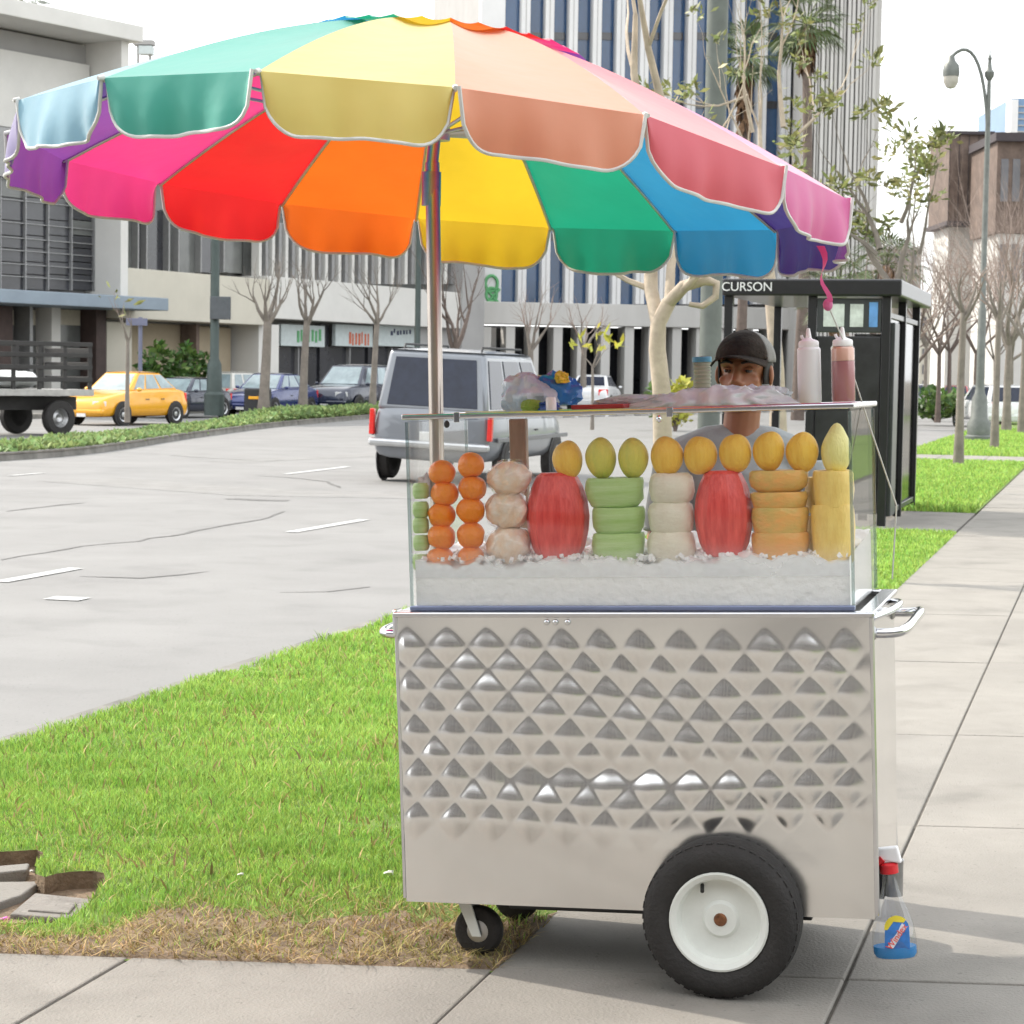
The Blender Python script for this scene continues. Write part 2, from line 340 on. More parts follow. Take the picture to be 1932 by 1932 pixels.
# ---- blades
def inpoly(S, T, poly):
    ins = np.zeros(len(S), bool); j = len(poly) - 1
    for i in range(len(poly)):
        si, ti = poly[i]; sj, tj = poly[j]
        c = ((ti > T) != (tj > T)) & (S < (sj - si) * (T - ti) / (tj - ti + 1e-12) + si); ins ^= c; j = i
    return ins
RDv = np.array([RD.x, RD.y]); RNv = np.array([RN.x, RN.y])
def blades(name, S, T, h, wd, lean, m, label, z=0.0, parent=None, flat=None):
    n = len(S); P = S[:, None] * RDv + T[:, None] * RNv
    az = rng.uniform(0, 2 * np.pi, n); la = rng.uniform(0, 2 * np.pi, n)
    H = h * rng.uniform(.55, 1.25, n); Wd = wd * rng.uniform(.6, 1.3, n); Ln = lean * rng.uniform(.1, 1.0, n) * H
    dx = np.stack([np.cos(az), np.sin(az)], 1) * (Wd / 2)[:, None]; lx = np.stack([np.cos(la), np.sin(la)], 1) * Ln[:, None]
    V = np.zeros((n, 5, 3)); zz = z if np.isscalar(z) else z
    V[:, 0, :2] = P - dx; V[:, 1, :2] = P + dx
    V[:, 2, :2] = P + lx * .35 - dx * .75; V[:, 3, :2] = P + lx * .35 + dx * .75; V[:, 4, :2] = P + lx
    hz = H if flat is None else H * flat
    V[:, 2, 2] = V[:, 3, 2] = hz * .6; V[:, 4, 2] = hz; V[:, :, 2] += zz
    b = (np.arange(n) * 5)[:, None]
    tri = np.concatenate([b + np.array([[0, 1, 3]]), b + np.array([[0, 3, 2]]), b + np.array([[2, 3, 4]])], 1).reshape(-1, 3)
    me = bpy.data.meshes.new(name); me.vertices.add(n * 5); me.vertices.foreach_set('co', V.reshape(-1))
    me.loops.add(len(tri) * 3); me.loops.foreach_set('vertex_index', tri.reshape(-1).astype(np.int32))
    me.polygons.add(len(tri)); me.polygons.foreach_set('loop_start', np.arange(0, len(tri) * 3, 3, dtype=np.int32))
    me.update(calc_edges=True); me.validate()
    o = bpy.data.objects.new(name, me); COL.objects.link(o); me.materials.append(M(m)); o['kind'] = 'stuff'; o['label'] = label; o['category'] = 'grass'
    return o
def scatter(s0, s1, t0, t1, dens): 
    n = int((s1 - s0) * (t1 - t0) * dens); return rng.uniform(s0, s1, n), rng.uniform(t0, t1, n)
def vnoise(S, T, k, seed):
    r2 = np.random.default_rng(seed); o = np.zeros(len(S))
    for i in range(6):
        a, b, p = r2.normal(0, k), r2.normal(0, k), r2.uniform(0, 6.28); o += np.sin(S * a + T * b + p)
    return o / 6 ** .5
S = []; T = []
for (a, b, d) in ((4.6, 7.5, 15000), (7.5, 10, 8500), (10, 15, 4800), (15, 22, 2600)):
    x, y = scatter(a, b, 1.503, 4.33, d); S.append(x); T.append(y)
S = np.concatenate(S); T = np.concatenate(T)
e = 5.24 - SK * (T - 1.5); front = S - e
dryedge = np.where(T > 2.6, .24, .60) + .13 * vnoise(S, T, 5, 3) + .1 * vnoise(S, T, 14, 4)
keep = (front > .012) & ~inpoly(S, T, PIT)
p_green = np.clip((front - dryedge) / .5 + .4, .05, 1) * np.clip(1.15 - .5 * (vnoise(S, T, 3.2, 5) > 1.1), 0, 1)
keep &= rng.random(len(S)) < p_green
hmod = 1 + .28 * vnoise(S[keep], T[keep], 4, 31) + .22 * vnoise(S[keep], T[keep], 13, 32)
blades('lawn_grass', S[keep], T[keep], .025 * np.clip(S[keep] / 7, 1, 1.5) * np.clip(hmod, .4, 1.7), .0045 * np.clip(S[keep] / 7, 1, 2.4), .9, 'grass', 'bright green clipped grass of the parkway lawn beside the cart')
n_ = 34000; S2 = rng.uniform(4.6, 6.5, n_); T2 = rng.uniform(1.495, 4.2, n_); f2 = S2 - (5.24 - SK * (T2 - 1.5))
de = np.where(T2 > 2.6, .36, .72)
keep = (f2 > -.012) & ~inpoly(S2, T2, PIT) & (rng.random(n_) < np.clip(1.2 - f2 / de, .05, 1)) & (vnoise(S2, T2, 6, 9) < 1.0)
blades('dry_grass', S2[keep], T2[keep], .05, .0042, 1.9, 'dry_grass', 'dry straw-coloured grass along the edge of the pavement', flat=.55)
S3, T3 = scatter(5.7, 14, 1.6, 4.2, 1900); k3 = (vnoise(S3, T3, 1.9, 21) > .95) | (rng.random(len(S3)) < .09); k3 &= ~inpoly(S3, T3, PIT)
blades('dry_grass', S3[k3], T3[k3], .05, .008, 1.2, 'dry_grass', 'straw patches in the green lawn toward the street')
Sf, Tf = scatter(25.4, 41.2, 1.55, 4.3, 750); S5, T5 = scatter(45, 70, 1.55, 4.3, 300)
blades('lawn_grass', np.concatenate([Sf, S5]), np.concatenate([Tf, T5]), .075, .02, .8, 'grass', 'bright green lawn beyond the bus shelter')
# ---- median with its curved kerb and ground cover
near = [G(u, v, -.15) for u, v in ((-160, 880), (0, 870), (80, 865), (160, 858), (240, 847), (340, 830), (420, 819), (500, 808), (560, 802), (620, 797), (700, 790), (790, 783))]
for _ in range(2):
    q = [near[0]]
    for a, b in zip(near, near[1:]): q += [a.lerp(b, .25), a.lerp(b, .75)]
    near = q + [near[-1]]
far = [p + RN * 1.5 + RD * .6 for p in near]
med = MB(); n = len(near)
med.add([p + Vector((0, 0, .12)) for p in near + far], [(i, i + 1, n + i + 1, n + i) for i in range(n - 1)])
median = struct(med.build('median', 'soil'))
def kerbline(line, side, name='kerb_stone'):
    acc = 0; seg = [line[0]]
    for a, b in zip(line, line[1:]):
        seg.append(b); acc += (b - a).length
        if acc > 3.2 or b is line[-1]:
            mb = MB()
            for p, q in zip(seg, seg[1:]):
                nr = Vector((-(q - p).y, (q - p).x, 0)).normalized() * side
                mb.hexa([p + Vector((0, 0, -.03)), q + Vector((0, 0, -.03)), q + nr * .2 + Vector((0, 0, -.03)), p + nr * .2 + Vector((0, 0, -.03)),
                         p + nr * .03 + Vector((0, 0, .15)), q + nr * .03 + Vector((0, 0, .15)), q + nr * .2 + Vector((0, 0, .15)), p + nr * .2 + Vector((0, 0, .15))])
            mb.build(name, 'kerb', median, world=True); seg = [b]; acc = 0
kerbline(near, 1); kerbline(far, -1)
cov = []
for i in range(n - 1):
    a, b, c, d = near[i], near[i + 1], far[i + 1], far[i]
    A = (b - a).length * 1.5
    for k in range(int(A * 650)):
        u, v = random.random(), random.uniform(.1, .97); p = a.lerp(b, u).lerp(d.lerp(c, u), v); cov.append(p)
cov = np.array([(p.x, p.y) for p in cov]); S = cov @ RDv; T = cov @ RNv
hh = .06 + .05 * np.clip(vnoise(S, T, .8, 4), -1, 1.3) + .24 * np.clip((S - 52) / 14, 0, 1)
# rounded leaf tufts rather than blades
def leafcloud(name, P, h, size, m, label, parent=None, wd=.28):
    n = len(P); az = rng.uniform(0, 2 * np.pi, n); el = rng.uniform(-.3, 1.2, n)
    a = np.stack([np.cos(az) * np.cos(el), np.sin(az) * np.cos(el), np.sin(el)], 1); r = rng.normal(size=(n, 3)); b = np.cross(a, r); b /= np.linalg.norm(b, axis=1)[:, None]
    sz = size * rng.uniform(.6, 1.4, n); V = np.stack([P, P + a * (sz * .5)[:, None] + b * (sz * wd)[:, None], P + a * sz[:, None], P + a * (sz * .5)[:, None] - b * (sz * wd)[:, None]], 1)
    me = bpy.data.meshes.new(name); me.from_pydata(V.reshape(-1, 3).tolist(), [], (np.arange(n * 4).reshape(-1, 4)).tolist()); me.update()
    o = bpy.data.objects.new(name, me); COL.objects.link(o); me.materials.append(M(m))
    if parent is not None: o.parent = parent
    if label: o['label'] = label; o['kind'] = 'stuff'; o['category'] = 'plants'
    return o
P = np.concatenate([cov, (-.05 + hh * rng.uniform(.25, 1.05, len(cov)))[:, None]], 1)
leafcloud('ground_cover', P, hh, .14, 'ground_cover', 'low green ground cover filling the curved street median')
# far carriageway, far kerb and far pavement
fk = [RP(s, 33.6 + 0.0 * s) for s in range(20, 180, 8)]
fwk = struct(sheet('far_pavement', [RP(-20, 33.8), RP(320, 33.8), RP(320, 60), RP(-20, 60)], 'concrete_walk_b', 0))
mb = MB(); mb.slab([RP(-20, 33.6), RP(320, 33.6), RP(320, 33.8), RP(-20, 33.8)], .2); mb.build('kerb_stone', 'kerb', fwk, world=True)
strip('lane_dash', [RP(60, 30.2), RP(66, 30.2)], .14, 'road_paint', -.143, road)
strip('lane_dash', [RP(40, 30.2), RP(46, 30.2)], .14, 'road_paint', -.143, road)
# meter boxes in the pit
def lidpx(label, quads):
    c = G(*[sum(q[k] for q in quads[0][1]) / 4 for k in (0, 1)]); t_ = thing('meter_box_lid', label, 'lid', (c.x, c.y, -.06))
    for nm, q, z, th, m in quads: b_ = MB(); b_.slab([G(u, v, z) for u, v in q], th); b_.build(nm, m, t_, bevel=.006, world=True)
lidpx('cracked grey meter box lid sunk in the lawn, nearer of two', [('lid', [(18, 1724), (150, 1734), (176, 1696), (66, 1684)], -.04, .03, 'concrete_dark'), ('inset_panel', [(52, 1716), (130, 1722), (146, 1703), (78, 1696)], -.034, .01, 'concrete_dark')])
lidpx('pale tilted meter box lid at the left edge of the photo', [('lid', [(-60, 1722), (40, 1688), (78, 1662), (-60, 1664)], -.03, .04, 'concrete_walk_b'), ('rim', [(-60, 1652), (52, 1640), (56, 1628), (-60, 1638)], -.018, .04, 'concrete_walk_b')])
mat('litter_white', (.75, .74, .7), .7); mat('litter_pink', (.7, .15, .5), .6)
def litter(name, label, u, v, s, m, z=.03, cat='litter'):
    p = G(u, v, 0); mb = MB(); mb.ball((0, 0, 0), (s, s * .6, s * .3), 9, 5, lambda d: 1 + .35 * math.sin(d.x * 7 + d.y * 5)); o = mb.build(name, m, smooth=40)
    o.location = (p.x, p.y, z); o.rotation_euler = (.2, .3, random.random() * 3); return tag(o, label, cat)
litter('paper_scrap', 'small white paper scrap on the lawn left of the cart', 735, 1665, .022, 'litter_white')
litter('paper_scrap', 'tiny crumpled white scrap where green grass turns dry', 455, 1668, .014, 'litter_white')
litter('wrapper', 'pink wrapper beside the sunken lid at the left edge', 6, 1712, .02, 'litter_pink', -.035)
litter('pebble', 'pale pebble on the corner of the sunken lid', 62, 1638, .014, 'litter_white', -.01)
# ================================================================== FOOD CART
CYAW = R(15.5); CROLL = R(2.6)
EL = Vector((math.cos(CYAW), -math.sin(CYAW), 0)); ED = Vector((math.sin(CYAW), math.cos(CYAW), 0)); WC = G(1370, 1880)
cart = thing('food_cart', 'stainless steel fruit cart with quilted front, glass display box and white-rimmed wheel', 'food cart', WC)
cart.rotation_mode = 'QUATERNION'
CROT = (Matrix.Rotation(-CYAW, 3, 'Z') @ Matrix.Rotation(-CROLL, 3, 'Y')); cart.rotation_quaternion = CROT.to_quaternion()
CM = Matrix.Translation(WC) @ CROT.to_4x4(); CMI = CM.inverted()
def cl(u, v, y):       # point of the photo on the cart's plane at depth y, in cart coordinates
    a = CMI @ CAM; d = (CMI.to_3x3() @ ray(u, v)); k = (y - a.y) / d.y; return a + d * k
X0, X1, Z0, Z1 = -.858, .368, .195, .948; Y0, Y1 = .06, .66
def steel(name, rough, waves=.0):
    m = mat(name, (.765, .76, .75), rough, 1.0, var=.05, scale=3)
    t = m.node_tree; b = t.nodes['Principled BSDF']; tc = t.nodes.new('ShaderNodeTexCoord'); mp = t.nodes.new('ShaderNodeMapping'); mp.inputs['Scale'].default_value = (1.2, 1.2, 60)
    nz = t.nodes.new('ShaderNodeTexNoise'); nz.inputs['Scale'].default_value = 12; nz.inputs['Detail'].default_value = 6
    t.links.new(tc.outputs['Object'], mp.inputs[0]); t.links.new(mp.outputs[0], nz.inputs['Vector'])
    n2 = t.nodes.new('ShaderNodeTexNoise'); n2.inputs['Scale'].default_value = 3.2; n2.inputs['Detail'].default_value = 7; t.links.new(tc.outputs['Object'], n2.inputs['Vector'])
    ad = t.nodes.new('ShaderNodeMath'); ad.operation = 'MULTIPLY'; t.links.new(nz.outputs['Fac'], ad.inputs[0]); t.links.new(n2.outputs['Fac'], ad.inputs[1])
    mr = t.nodes.new('ShaderNodeMapRange'); mr.inputs[1].default_value = .12; mr.inputs[2].default_value = .4; mr.inputs[3].default_value = rough * .9; mr.inputs[4].default_value = rough * 1.2
    t.links.new(ad.outputs[0], mr.inputs[0]); t.links.new(mr.outputs[0], b.inputs['Roughness'])
    return m
steel('steel_sheet', .21); steel('steel_side', .17)
# quilted front sheet
DW, DH = .1035, .1155
pr = random.Random(3); jit = {}
def quilt(x, z):
    fade = 1.0
    edge = min(1, max(0, (X1 - .012 - x) / .05)) * min(1, max(0, (x - X0) / .02))
    low = min(1, .5 + max(0, (z - .33)) / .2)
    xw = x + .011 * math.sin(z * 6.5 + .6) + .006 * math.sin(x * 9 + z * 11); zw = z + .008 * math.sin(x * 5.2 + 2) * min(1, (Z1 - z) / .15)
    p = xw / DW + zw / DH; q = xw / DW - zw / DH
    ip, iq = math.floor(p), math.floor(q); fp, fq = p - ip, q - iq
    zc = ((ip + .5) - (iq + .5)) / 2 * DH; lo_ = zc - DH / 2 - .335 - .03 * math.sin(x * 3 + 1)
    k = jit.setdefault((ip, iq), pr.uniform(.85, 1.12))
    if zc + DH / 2 > Z1 - .004: k = 0
    k *= min(1, max(0, lo_ / .05 + .45))
    h = (math.sin(math.pi * fp) * math.sin(math.pi * fq)) ** .95 * (.0096 + .002 * min(1, max(0, (-.25 - x) / .5))) * k
    h *= fade * low * (.25 + .75 * edge)
    warp = .0045 * math.sin(x * 4.3 + z * 6.1 + .7) - .009 * math.exp(-((z - .56 - .04 * x) / .035) ** 2) * math.exp(-((x + .3) / .42) ** 4) + .0022 * math.sin(x * 11 - z * 7.3) + .0016 * math.sin(z * 23 + x * 5)
    soft = min(1, max(0, (.36 - z) / .1))
    warp += soft * (.0011 * math.sin(x * 37 + z * 21) * math.sin(z * 33 - x * 9))
    return h + warp * min(1, 6 * min(x - X0, X1 - x, z - Z0, Z1 - z) + .02)
mb = MB(); NX, NZ = 230, 142
mb.grid(lambda a, b: Vector((X0 + (X1 - X0) * a, Y0 - quilt(X0 + (X1 - X0) * a, Z0 + (Z1 - Z0) * b), Z0 + (Z1 - Z0) * b)), NX, NZ)
fp_ = mb.build('front_panel', 'steel_sheet', cart, smooth=180)
fp_['label'] = 'quilted stainless front sheet stamped with diamonds'
def warpgrid(name, fn, nu, nv, m='steel_side'):
    b_ = MB(); b_.grid(fn, nu, nv); return b_.build(name, m, cart, smooth=180)
warpgrid('side_panel', lambda a, b: Vector((X1 + .001 + .002 * math.sin(a * 5 + b * 4), Y0 + .002 + (Y1 - Y0) * a, Z0 + (Z1 - Z0) * b)), 8, 16)
warpgrid('side_panel', lambda a, b: Vector((X0 - .001 - .002 * math.sin(a * 5 + b * 4), Y0 + .002 + (Y1 - Y0) * a, Z0 + (Z1 - Z0) * b)), 8, 16)
warpgrid('back_panel', lambda a, b: Vector((X0 + (X1 - X0) * a, Y1 + .002, Z0 + (Z1 - Z0) * b)), 4, 4)
mb = MB(); mb.box2((X0 + .004, Y0 + .01, Z0 + .002), (X1 - .004, Y1 - .002, Z0 + .008)); mb.build('floor_pan', 'steel_dull', cart)
# folded edges, top rim
mb = MB(); mb.box2((X0 - .012, Y0 - .008, Z1), (X1 + .012, Y0 + .03, Z1 + .014)); mb.build('front_rim', 'steel_trim', cart, bevel=.004)
mb = MB(); mb.box2((X0 - .012, Y0 + .03, Z1), (X0 + .03, Y1 + .01, Z1 + .014)); mb.build('side_rim', 'steel_trim', cart, bevel=.004)
mb = MB(); mb.box2((X1 - .03, Y0 + .03, Z1), (X1 + .012, Y1 + .01, Z1 + .014)); mb.build('side_rim', 'steel_trim', cart, bevel=.004)
mb = MB(); mb.box2((X0 + .03, Y1 - .03, Z1), (X1 - .03, Y1 + .01, Z1 + .014)); mb.build('back_rim', 'steel_trim', cart, bevel=.004)
mat('blue_tape', (.23, .27, .42), .35, .4, var=.1)
GX0, GX1, GZ0, GZ1, GY0, GY1 = -.828, .326, .968, 1.458, .095, .63
mb = MB(); mb.box2((GX0 - .004, GY0 - .012, Z1 + .0145), (GX1 + .004, GY0 + .01, Z1 + .027)); mb.build('blue_seal', 'blue_tape', cart, bevel=.003)
for x, y in ((X0 - .004, Y0 + .004), (X1 + .004, Y0 + .004)):
    mb = MB(); mb.tube([(x, y, Z0 + .01), (x, y, Z1 - .001)], .007, 6); mb.build('corner_seam', 'steel_trim', cart, smooth=40)
# bolts along the rim
for u, v in ((1032, 1163), (1048, 1161), (1071, 1163)):
    p = cl(u, v, Y0); b_ = MB(); b_.ball((p.x, Y0 - .004, Z1 - .012), (.008, .005, .008), 8, 5); b_.build('rivet', 'steel_tube', cart, smooth=60)
# glass display box
gt = .005
def pane(name, a, b, m='clear_acrylic'): 
    b_ = MB(); b_.box2(a, b); return b_.build(name, m, cart)
pane('front_pane', (GX0 + .006, GY0, GZ0), (GX1 - .006, GY0 + gt, GZ1))
pane('side_pane', (GX1 - gt, GY0 + .006, GZ0), (GX1, GY1, GZ1))
pane('side_pane', (GX0, GY0 + .006, GZ0), (GX0 + gt, GY1, GZ1))
pane('top_pane', (GX0, GY0, GZ1 + .0005), (GX1, GY1, GZ1 + .0055))
for x, y in ((GX0 + .0, GY0), (GX1 - .0, GY0), (GX1, GY1), (GX0, GY1)):
    b_ = MB(); b_.box2((x - .004, y - .004, GZ0), (x + .004, y + .0035, GZ1)); b_.build('glass_corner', 'acrylic_edge', cart)
for a, b in (((GX0 - .012, GY0 - .012, GZ1 + .006), (GX1 + .012, GY0 + .004, GZ1 + .02)), ((GX0 - .012, GY1 - .006, GZ1 + .006), (GX1 + .012, GY1 + .01, GZ1 + .02)),
             ((GX0 - .012, GY0 + .004, GZ1 + .006), (GX0 + .004, GY1 - .006, GZ1 + .02)), ((GX1 - .004, GY0 + .004, GZ1 + .006), (GX1 + .012, GY1 - .006, GZ1 + .02))):
    b_ = MB(); b_.box2(a, b); b_.build('top_rail', 'steel_trim', cart, bevel=.004)
b_ = MB(); b_.box2((GX0 + .004, GY0 + .004, GZ1 + .0065), (GX1 - .004, GY1 - .006, GZ1 + .0105)); b_.build('top_tray', 'clear_acrylic', cart)
for u in (845, 1245): 
    p = cl(u, 783, GY0); b_ = MB(); b_.ball((p.x, GY0 - .012, GZ1 - .008), (.008, .007, .01), 8, 6); b_.build('knob', 'black_plastic' if u < 900 else 'steel_tube', cart, smooth=60)
    b_ = MB(); b_.box2((p.x + .02, GY0 - .015, GZ1 - .004), (p.x + .036, GY0 - .0125, GZ1 + .022)); b_.build('latch', 'steel_tube', cart, bevel=.002)
# tan upright inside the back of the box
mat('upright_tan', (.36, .25, .17), .6, var=.2, scale=5, stretch=(8, 8, 1))
p = cl(978, 830, .5); b_ = MB(); b_.box2((p.x - .024, .49, GZ0), (p.x + .024, .52, GZ1 - .002)); b_.build('rear_upright', 'upright_tan', cart, bevel=.004)
# handles
def bent(pts, r, n=5):
    P = [Vector(p) for p in pts]
    for _ in range(n - 3):
        q = [P[0]]
        for a, b in zip(P, P[1:]): q += [a.lerp(b, .25), a.lerp(b, .75)]
        P = q + [P[-1]]
    b_ = MB(); b_.tube(P, r, 10); return b_
bent([(X1, .10, .905), (X1 + .06, .10, .905), (X1 + .088, .12, .915), (X1 + .088, .34, .915), (X1 + .088, .56, .915), (X1 + .06, .6, .905), (X1, .6, .905)], .0125, 6).build('push_handle', 'steel_tube', cart, smooth=60)
bent([(X1, .13, .94), (X1 + .05, .2, .955), (X1 + .05, .4, .955), (X1, .52, .94)], .009, 6).build('rail_tube', 'steel_tube', cart, smooth=60)
bent([(X0, .10, .9), (X0 - .05, .10, .9), (X0 - .07, .14, .905), (X0 - .07, .36, .905), (X0 - .05, .6, .9), (X0, .6, .9)], .0125, 6).build('pull_handle', 'steel_tube', cart, smooth=60)
for x, sg in ((X1, 1), (X0, -1)):
    for y in (.1, .6):
        b_ = MB(); b_.lathe([(.02, 0), (.02, .006), (.013, .012)], 12, Matrix.Rotation(sg * math.pi / 2, 3, 'Y'), (x, y, .905 if sg > 0 else .9)); b_.build('handle_flange', 'steel_dull', cart, smooth=40)
b_ = MB(); b_.box2((X0 - .016, Y0 + .0, Z1 - .05), (X0 - .002, Y0 + .05, Z1 + .02)); b_.build('corner_bracket', 'steel_tube', cart, bevel=.005)
# bottle holder cup on the right side
p = cl(1658, 1655, .2)
b_ = MB(); b_.lathe([(.021, -.045), (.024, -.045), (.027, .042), (.029, .046), (.025, .046), (.021, -.04)], 20, None, (X1 + .032, .2, p.z)); b_.build('cup_holder', 'steel_dull', cart, smooth=40)
b_ = MB(); b_.box2((X1 + .002, .17, p.z - .05), (X1 + .012, .19, p.z + .05)); b_.build('holder_bracket', 'black_plastic', cart, bevel=.003)
# wheels
def wheel(x, y, r, wdt, face=-1):
    root = cart
    prof = [(r * .62, -wdt * .42), (r * .70, -wdt * .5), (r * .86, -wdt * .5), (r * .955, -wdt * .40), (r * .99, -wdt * .22), (r, 0), (r * .99, wdt * .22), (r * .955, wdt * .40), (r * .86, wdt * .5), (r * .70, wdt * .5), (r * .62, wdt * .42)]
    RX = Matrix.Rotation(math.pi / 2 * (1), 3, 'X')      # axis -> -Y
    b_ = MB(); b_.lathe(prof + [prof[0]], 56, RX, (x, y, r)); ty = b_.build('tyre', 'tyre', cart, smooth=50)
    tr = MB()
    for k in range(44):
        for sg in (-1, 1):
            th = 2 * math.pi * (k + .25 * sg) / 44; c = Vector((math.cos(th), 0, math.sin(th)))
            Mr = Matrix.Rotation(-th, 3, 'Y')
            tr.box(Vector((x, y, r)) + c * (r * .957) + Vector((0, sg * wdt * .22, 0)), (.0085, wdt * .30, .017), Mr)
    tr.build('tread', 'tyre', ty)
    rp = [(r * .05, -wdt * .26), (r * .2, -wdt * .26), (r * .24, -wdt * .20), (r * .40, -wdt * .17), (r * .50, -wdt * .22), (r * .535, -wdt * .42), (r * .6, -wdt * .47), (r * .625, -wdt * .46), (r * .625, wdt * .4), (r * .05, wdt * .3)]
    rp = [(a, -b) for a, b in rp] if face < 0 else rp
    b_ = MB(); b_.lathe(rp, 44, RX, (x, y, r)); rm = b_.build('rim', 'rim_white', cart, smooth=35)
    b_ = MB(); b_.lathe([(.0, .3 * wdt), (.013, .3 * wdt), (.017, .26 * wdt), (.017, .2 * wdt), (.022, .2 * wdt), (.022, .15 * wdt)][::-1], 14, RX, (x, y, r)); b_.build('axle_cap', 'rust', rm, smooth=40)
    b_ = MB(); b_.tube([(x - .045, y - wdt * .2, r + .085), (x - .04, y - wdt * .42, r + .075)], .005, 8); b_.build('valve_stem', 'black_plastic', rm)
wheel(-.006, .012, .2, .135)
wheel(-.006, .72, .2, .135)
b_ = MB(); b_.tube([(-.006, 0.03, .2), (-.006, .7, .2)], .014, 10); b_.build('axle', 'steel_dull', cart, smooth=40)
b_ = MB(); b_.box2((-.6, .14, .165), (.2, .2, .193)); b_.build('chassis_rail', 'black_plastic', cart, bevel=.004)
b_ = MB(); b_.box2((-.6, .52, .165), (.2, .58, .193)); b_.build('chassis_rail', 'black_plastic', cart, bevel=.004)
# swivel caster
def caster(x, y):
    zb = (CMI @ Vector((WC + EL * x + ED * y)[:2] + (0.0,)) if False else None)
    r_ = .066; zc = -x * math.sin(-CROLL) + r_ if False else .0
    base = x * -math.tan(CROLL) + .004      # ground level below the tilted frame
    zc = base + r_
    b_ = MB(); b_.lathe([(.03, -.019), (.055, -.021), (.063, -.016), (r_, -.006), (r_, .006), (.063, .016), (.055, .021), (.03, .019), (.03, -.019)], 26, Matrix.Rotation(math.pi / 2, 3, 'X') , (x, y, zc)); ty = b_.build('caster_tyre', 'tyre', cart, smooth=45)
    b_ = MB(); b_.lathe([(.006, -.02), (.031, -.017), (.031, .017), (.006, .02)], 18, Matrix.Rotation(math.pi / 2, 3, 'X'), (x, y, zc)); b_.build('caster_hub', 'steel_dull', cart, smooth=40)
    for sg in (-1, 1):
        b_ = MB(); b_.hexa([Vector((x + dx, y + sg * .028 + dy, zz)) for zz, xx in ((zc - .012, (-.012, .014)), (Z0 - .012, (-.05, -.012))) for dx, dy in ((xx[0], -.003), (xx[1], -.003), (xx[1], .003), (xx[0], .003))])
        b_.build('caster_fork', 'rim_white', cart, bevel=.002)
    b_ = MB(); b_.box2((x - .07, y - .05, Z0 - .012), (x + .03, y + .05, Z0 - .001)); b_.build('caster_plate', 'steel_dull', cart)
caster(-.69, .16); caster(-.69, .54)
# ------------------------------------------------------------------ ice
m = mat('ice', (.97, .975, .98), .3, var=.05, scale=14, bump=.5, bscale=55, spec=.6)
def wob(x, y): return .006 * math.sin(x * 13 + y * 9) + .006 * math.sin(x * 37 - y * 17) + .004 * math.sin(x * 83 + y * 41) + .003 * math.sin(x * 171 + y * 60)
ICE = 1.082
b_ = MB(); ix0, ix1, iy0, iy1 = GX0 + .009, GX1 - .009, GY0 + .009, GY1 - .02
b_.grid(lambda a, c: Vector((ix0 + (ix1 - ix0) * a, iy0 + (iy1 - iy0) * c, ICE + .012 * a + .03 * c + wob(ix0 + 1.15 * a, c))), 150, 40)
b_.grid(lambda a, c: Vector((ix0 + (ix1 - ix0) * a, iy0 + .002 - .0025 * random.random(), GZ0 + .002 + (ICE + .012 * a + wob(ix0 + 1.15 * a, 0) - GZ0 - .002) * c)), 150, 12)
b_.grid(lambda a, c: Vector((ix1, iy0 + (iy1 - iy0) * a, GZ0 + .002 + (ICE + .012 + .03 * a - GZ0) * c)), 30, 10)
b_.grid(lambda a, c: Vector((ix0, iy0 + (iy1 - iy0) * a, GZ0 + .002 + (ICE + .03 * a - GZ0) * c)), 30, 10)
for k in range(0):
    x = random.uniform(ix0 + .006, ix1 - .006); s_ = random.uniform(.005, .010); z = random.uniform(GZ0 + .006, ICE + .012 * (x - ix0) / 1.15)
    b_.box((x, iy0 + .0075 + random.uniform(-.002, .001), z), (s_, s_ * .7, s_ * .8), Euler((random.random() * 3, random.random() * 3, random.random() * 3)).to_matrix())
for k in range(1100):
    x = random.uniform(ix0 + .01, ix1 - .01); y = random.uniform(iy0 + .008, iy0 + .16); s_ = random.uniform(.006, .014)
    b_.box((x, y, ICE + .01 + .03 * (y - iy0) / .5 + random.uniform(-.006, .008)), (s_, s_, s_ * .8), Euler((random.random() * 3, random.random() * 3, random.random() * 3)).to_matrix())
fm = bpy.data.materials.new('frost'); fm.use_nodes = True; MATS['frost'] = fm; ft = fm.node_tree; ft.nodes.clear(); fl = ft.links.new
fo = ft.nodes.new('ShaderNodeOutputMaterial'); fd = ft.nodes.new('ShaderNodeBsdfDiffuse'); fd.inputs[0].default_value = (.93, .94, .96, 1); ftr = ft.nodes.new('ShaderNodeBsdfTransparent'); ftl = ft.nodes.new('ShaderNodeBsdfTranslucent'); ftl.inputs[0].default_value = (.9, .92, .95, 1); fa = ft.nodes.new('ShaderNodeMixShader'); fa.inputs[0].default_value = .4; fx = ft.nodes.new('ShaderNodeMixShader')
fc = ft.nodes.new('ShaderNodeTexCoord'); fs = ft.nodes.new('ShaderNodeSeparateXYZ'); fn_ = ft.nodes.new('ShaderNodeTexNoise'); fn_.inputs['Scale'].default_value = 9; fn_.inputs['Detail'].default_value = 8; fm1 = ft.nodes.new('ShaderNodeMapRange'); fm1.inputs[1].default_value = ICE + .055; fm1.inputs[2].default_value = ICE - .02; fm1.inputs[3].default_value = 0; fm1.inputs[4].default_value = 1; fmu = ft.nodes.new('ShaderNodeMath'); fmu.operation = 'MULTIPLY'
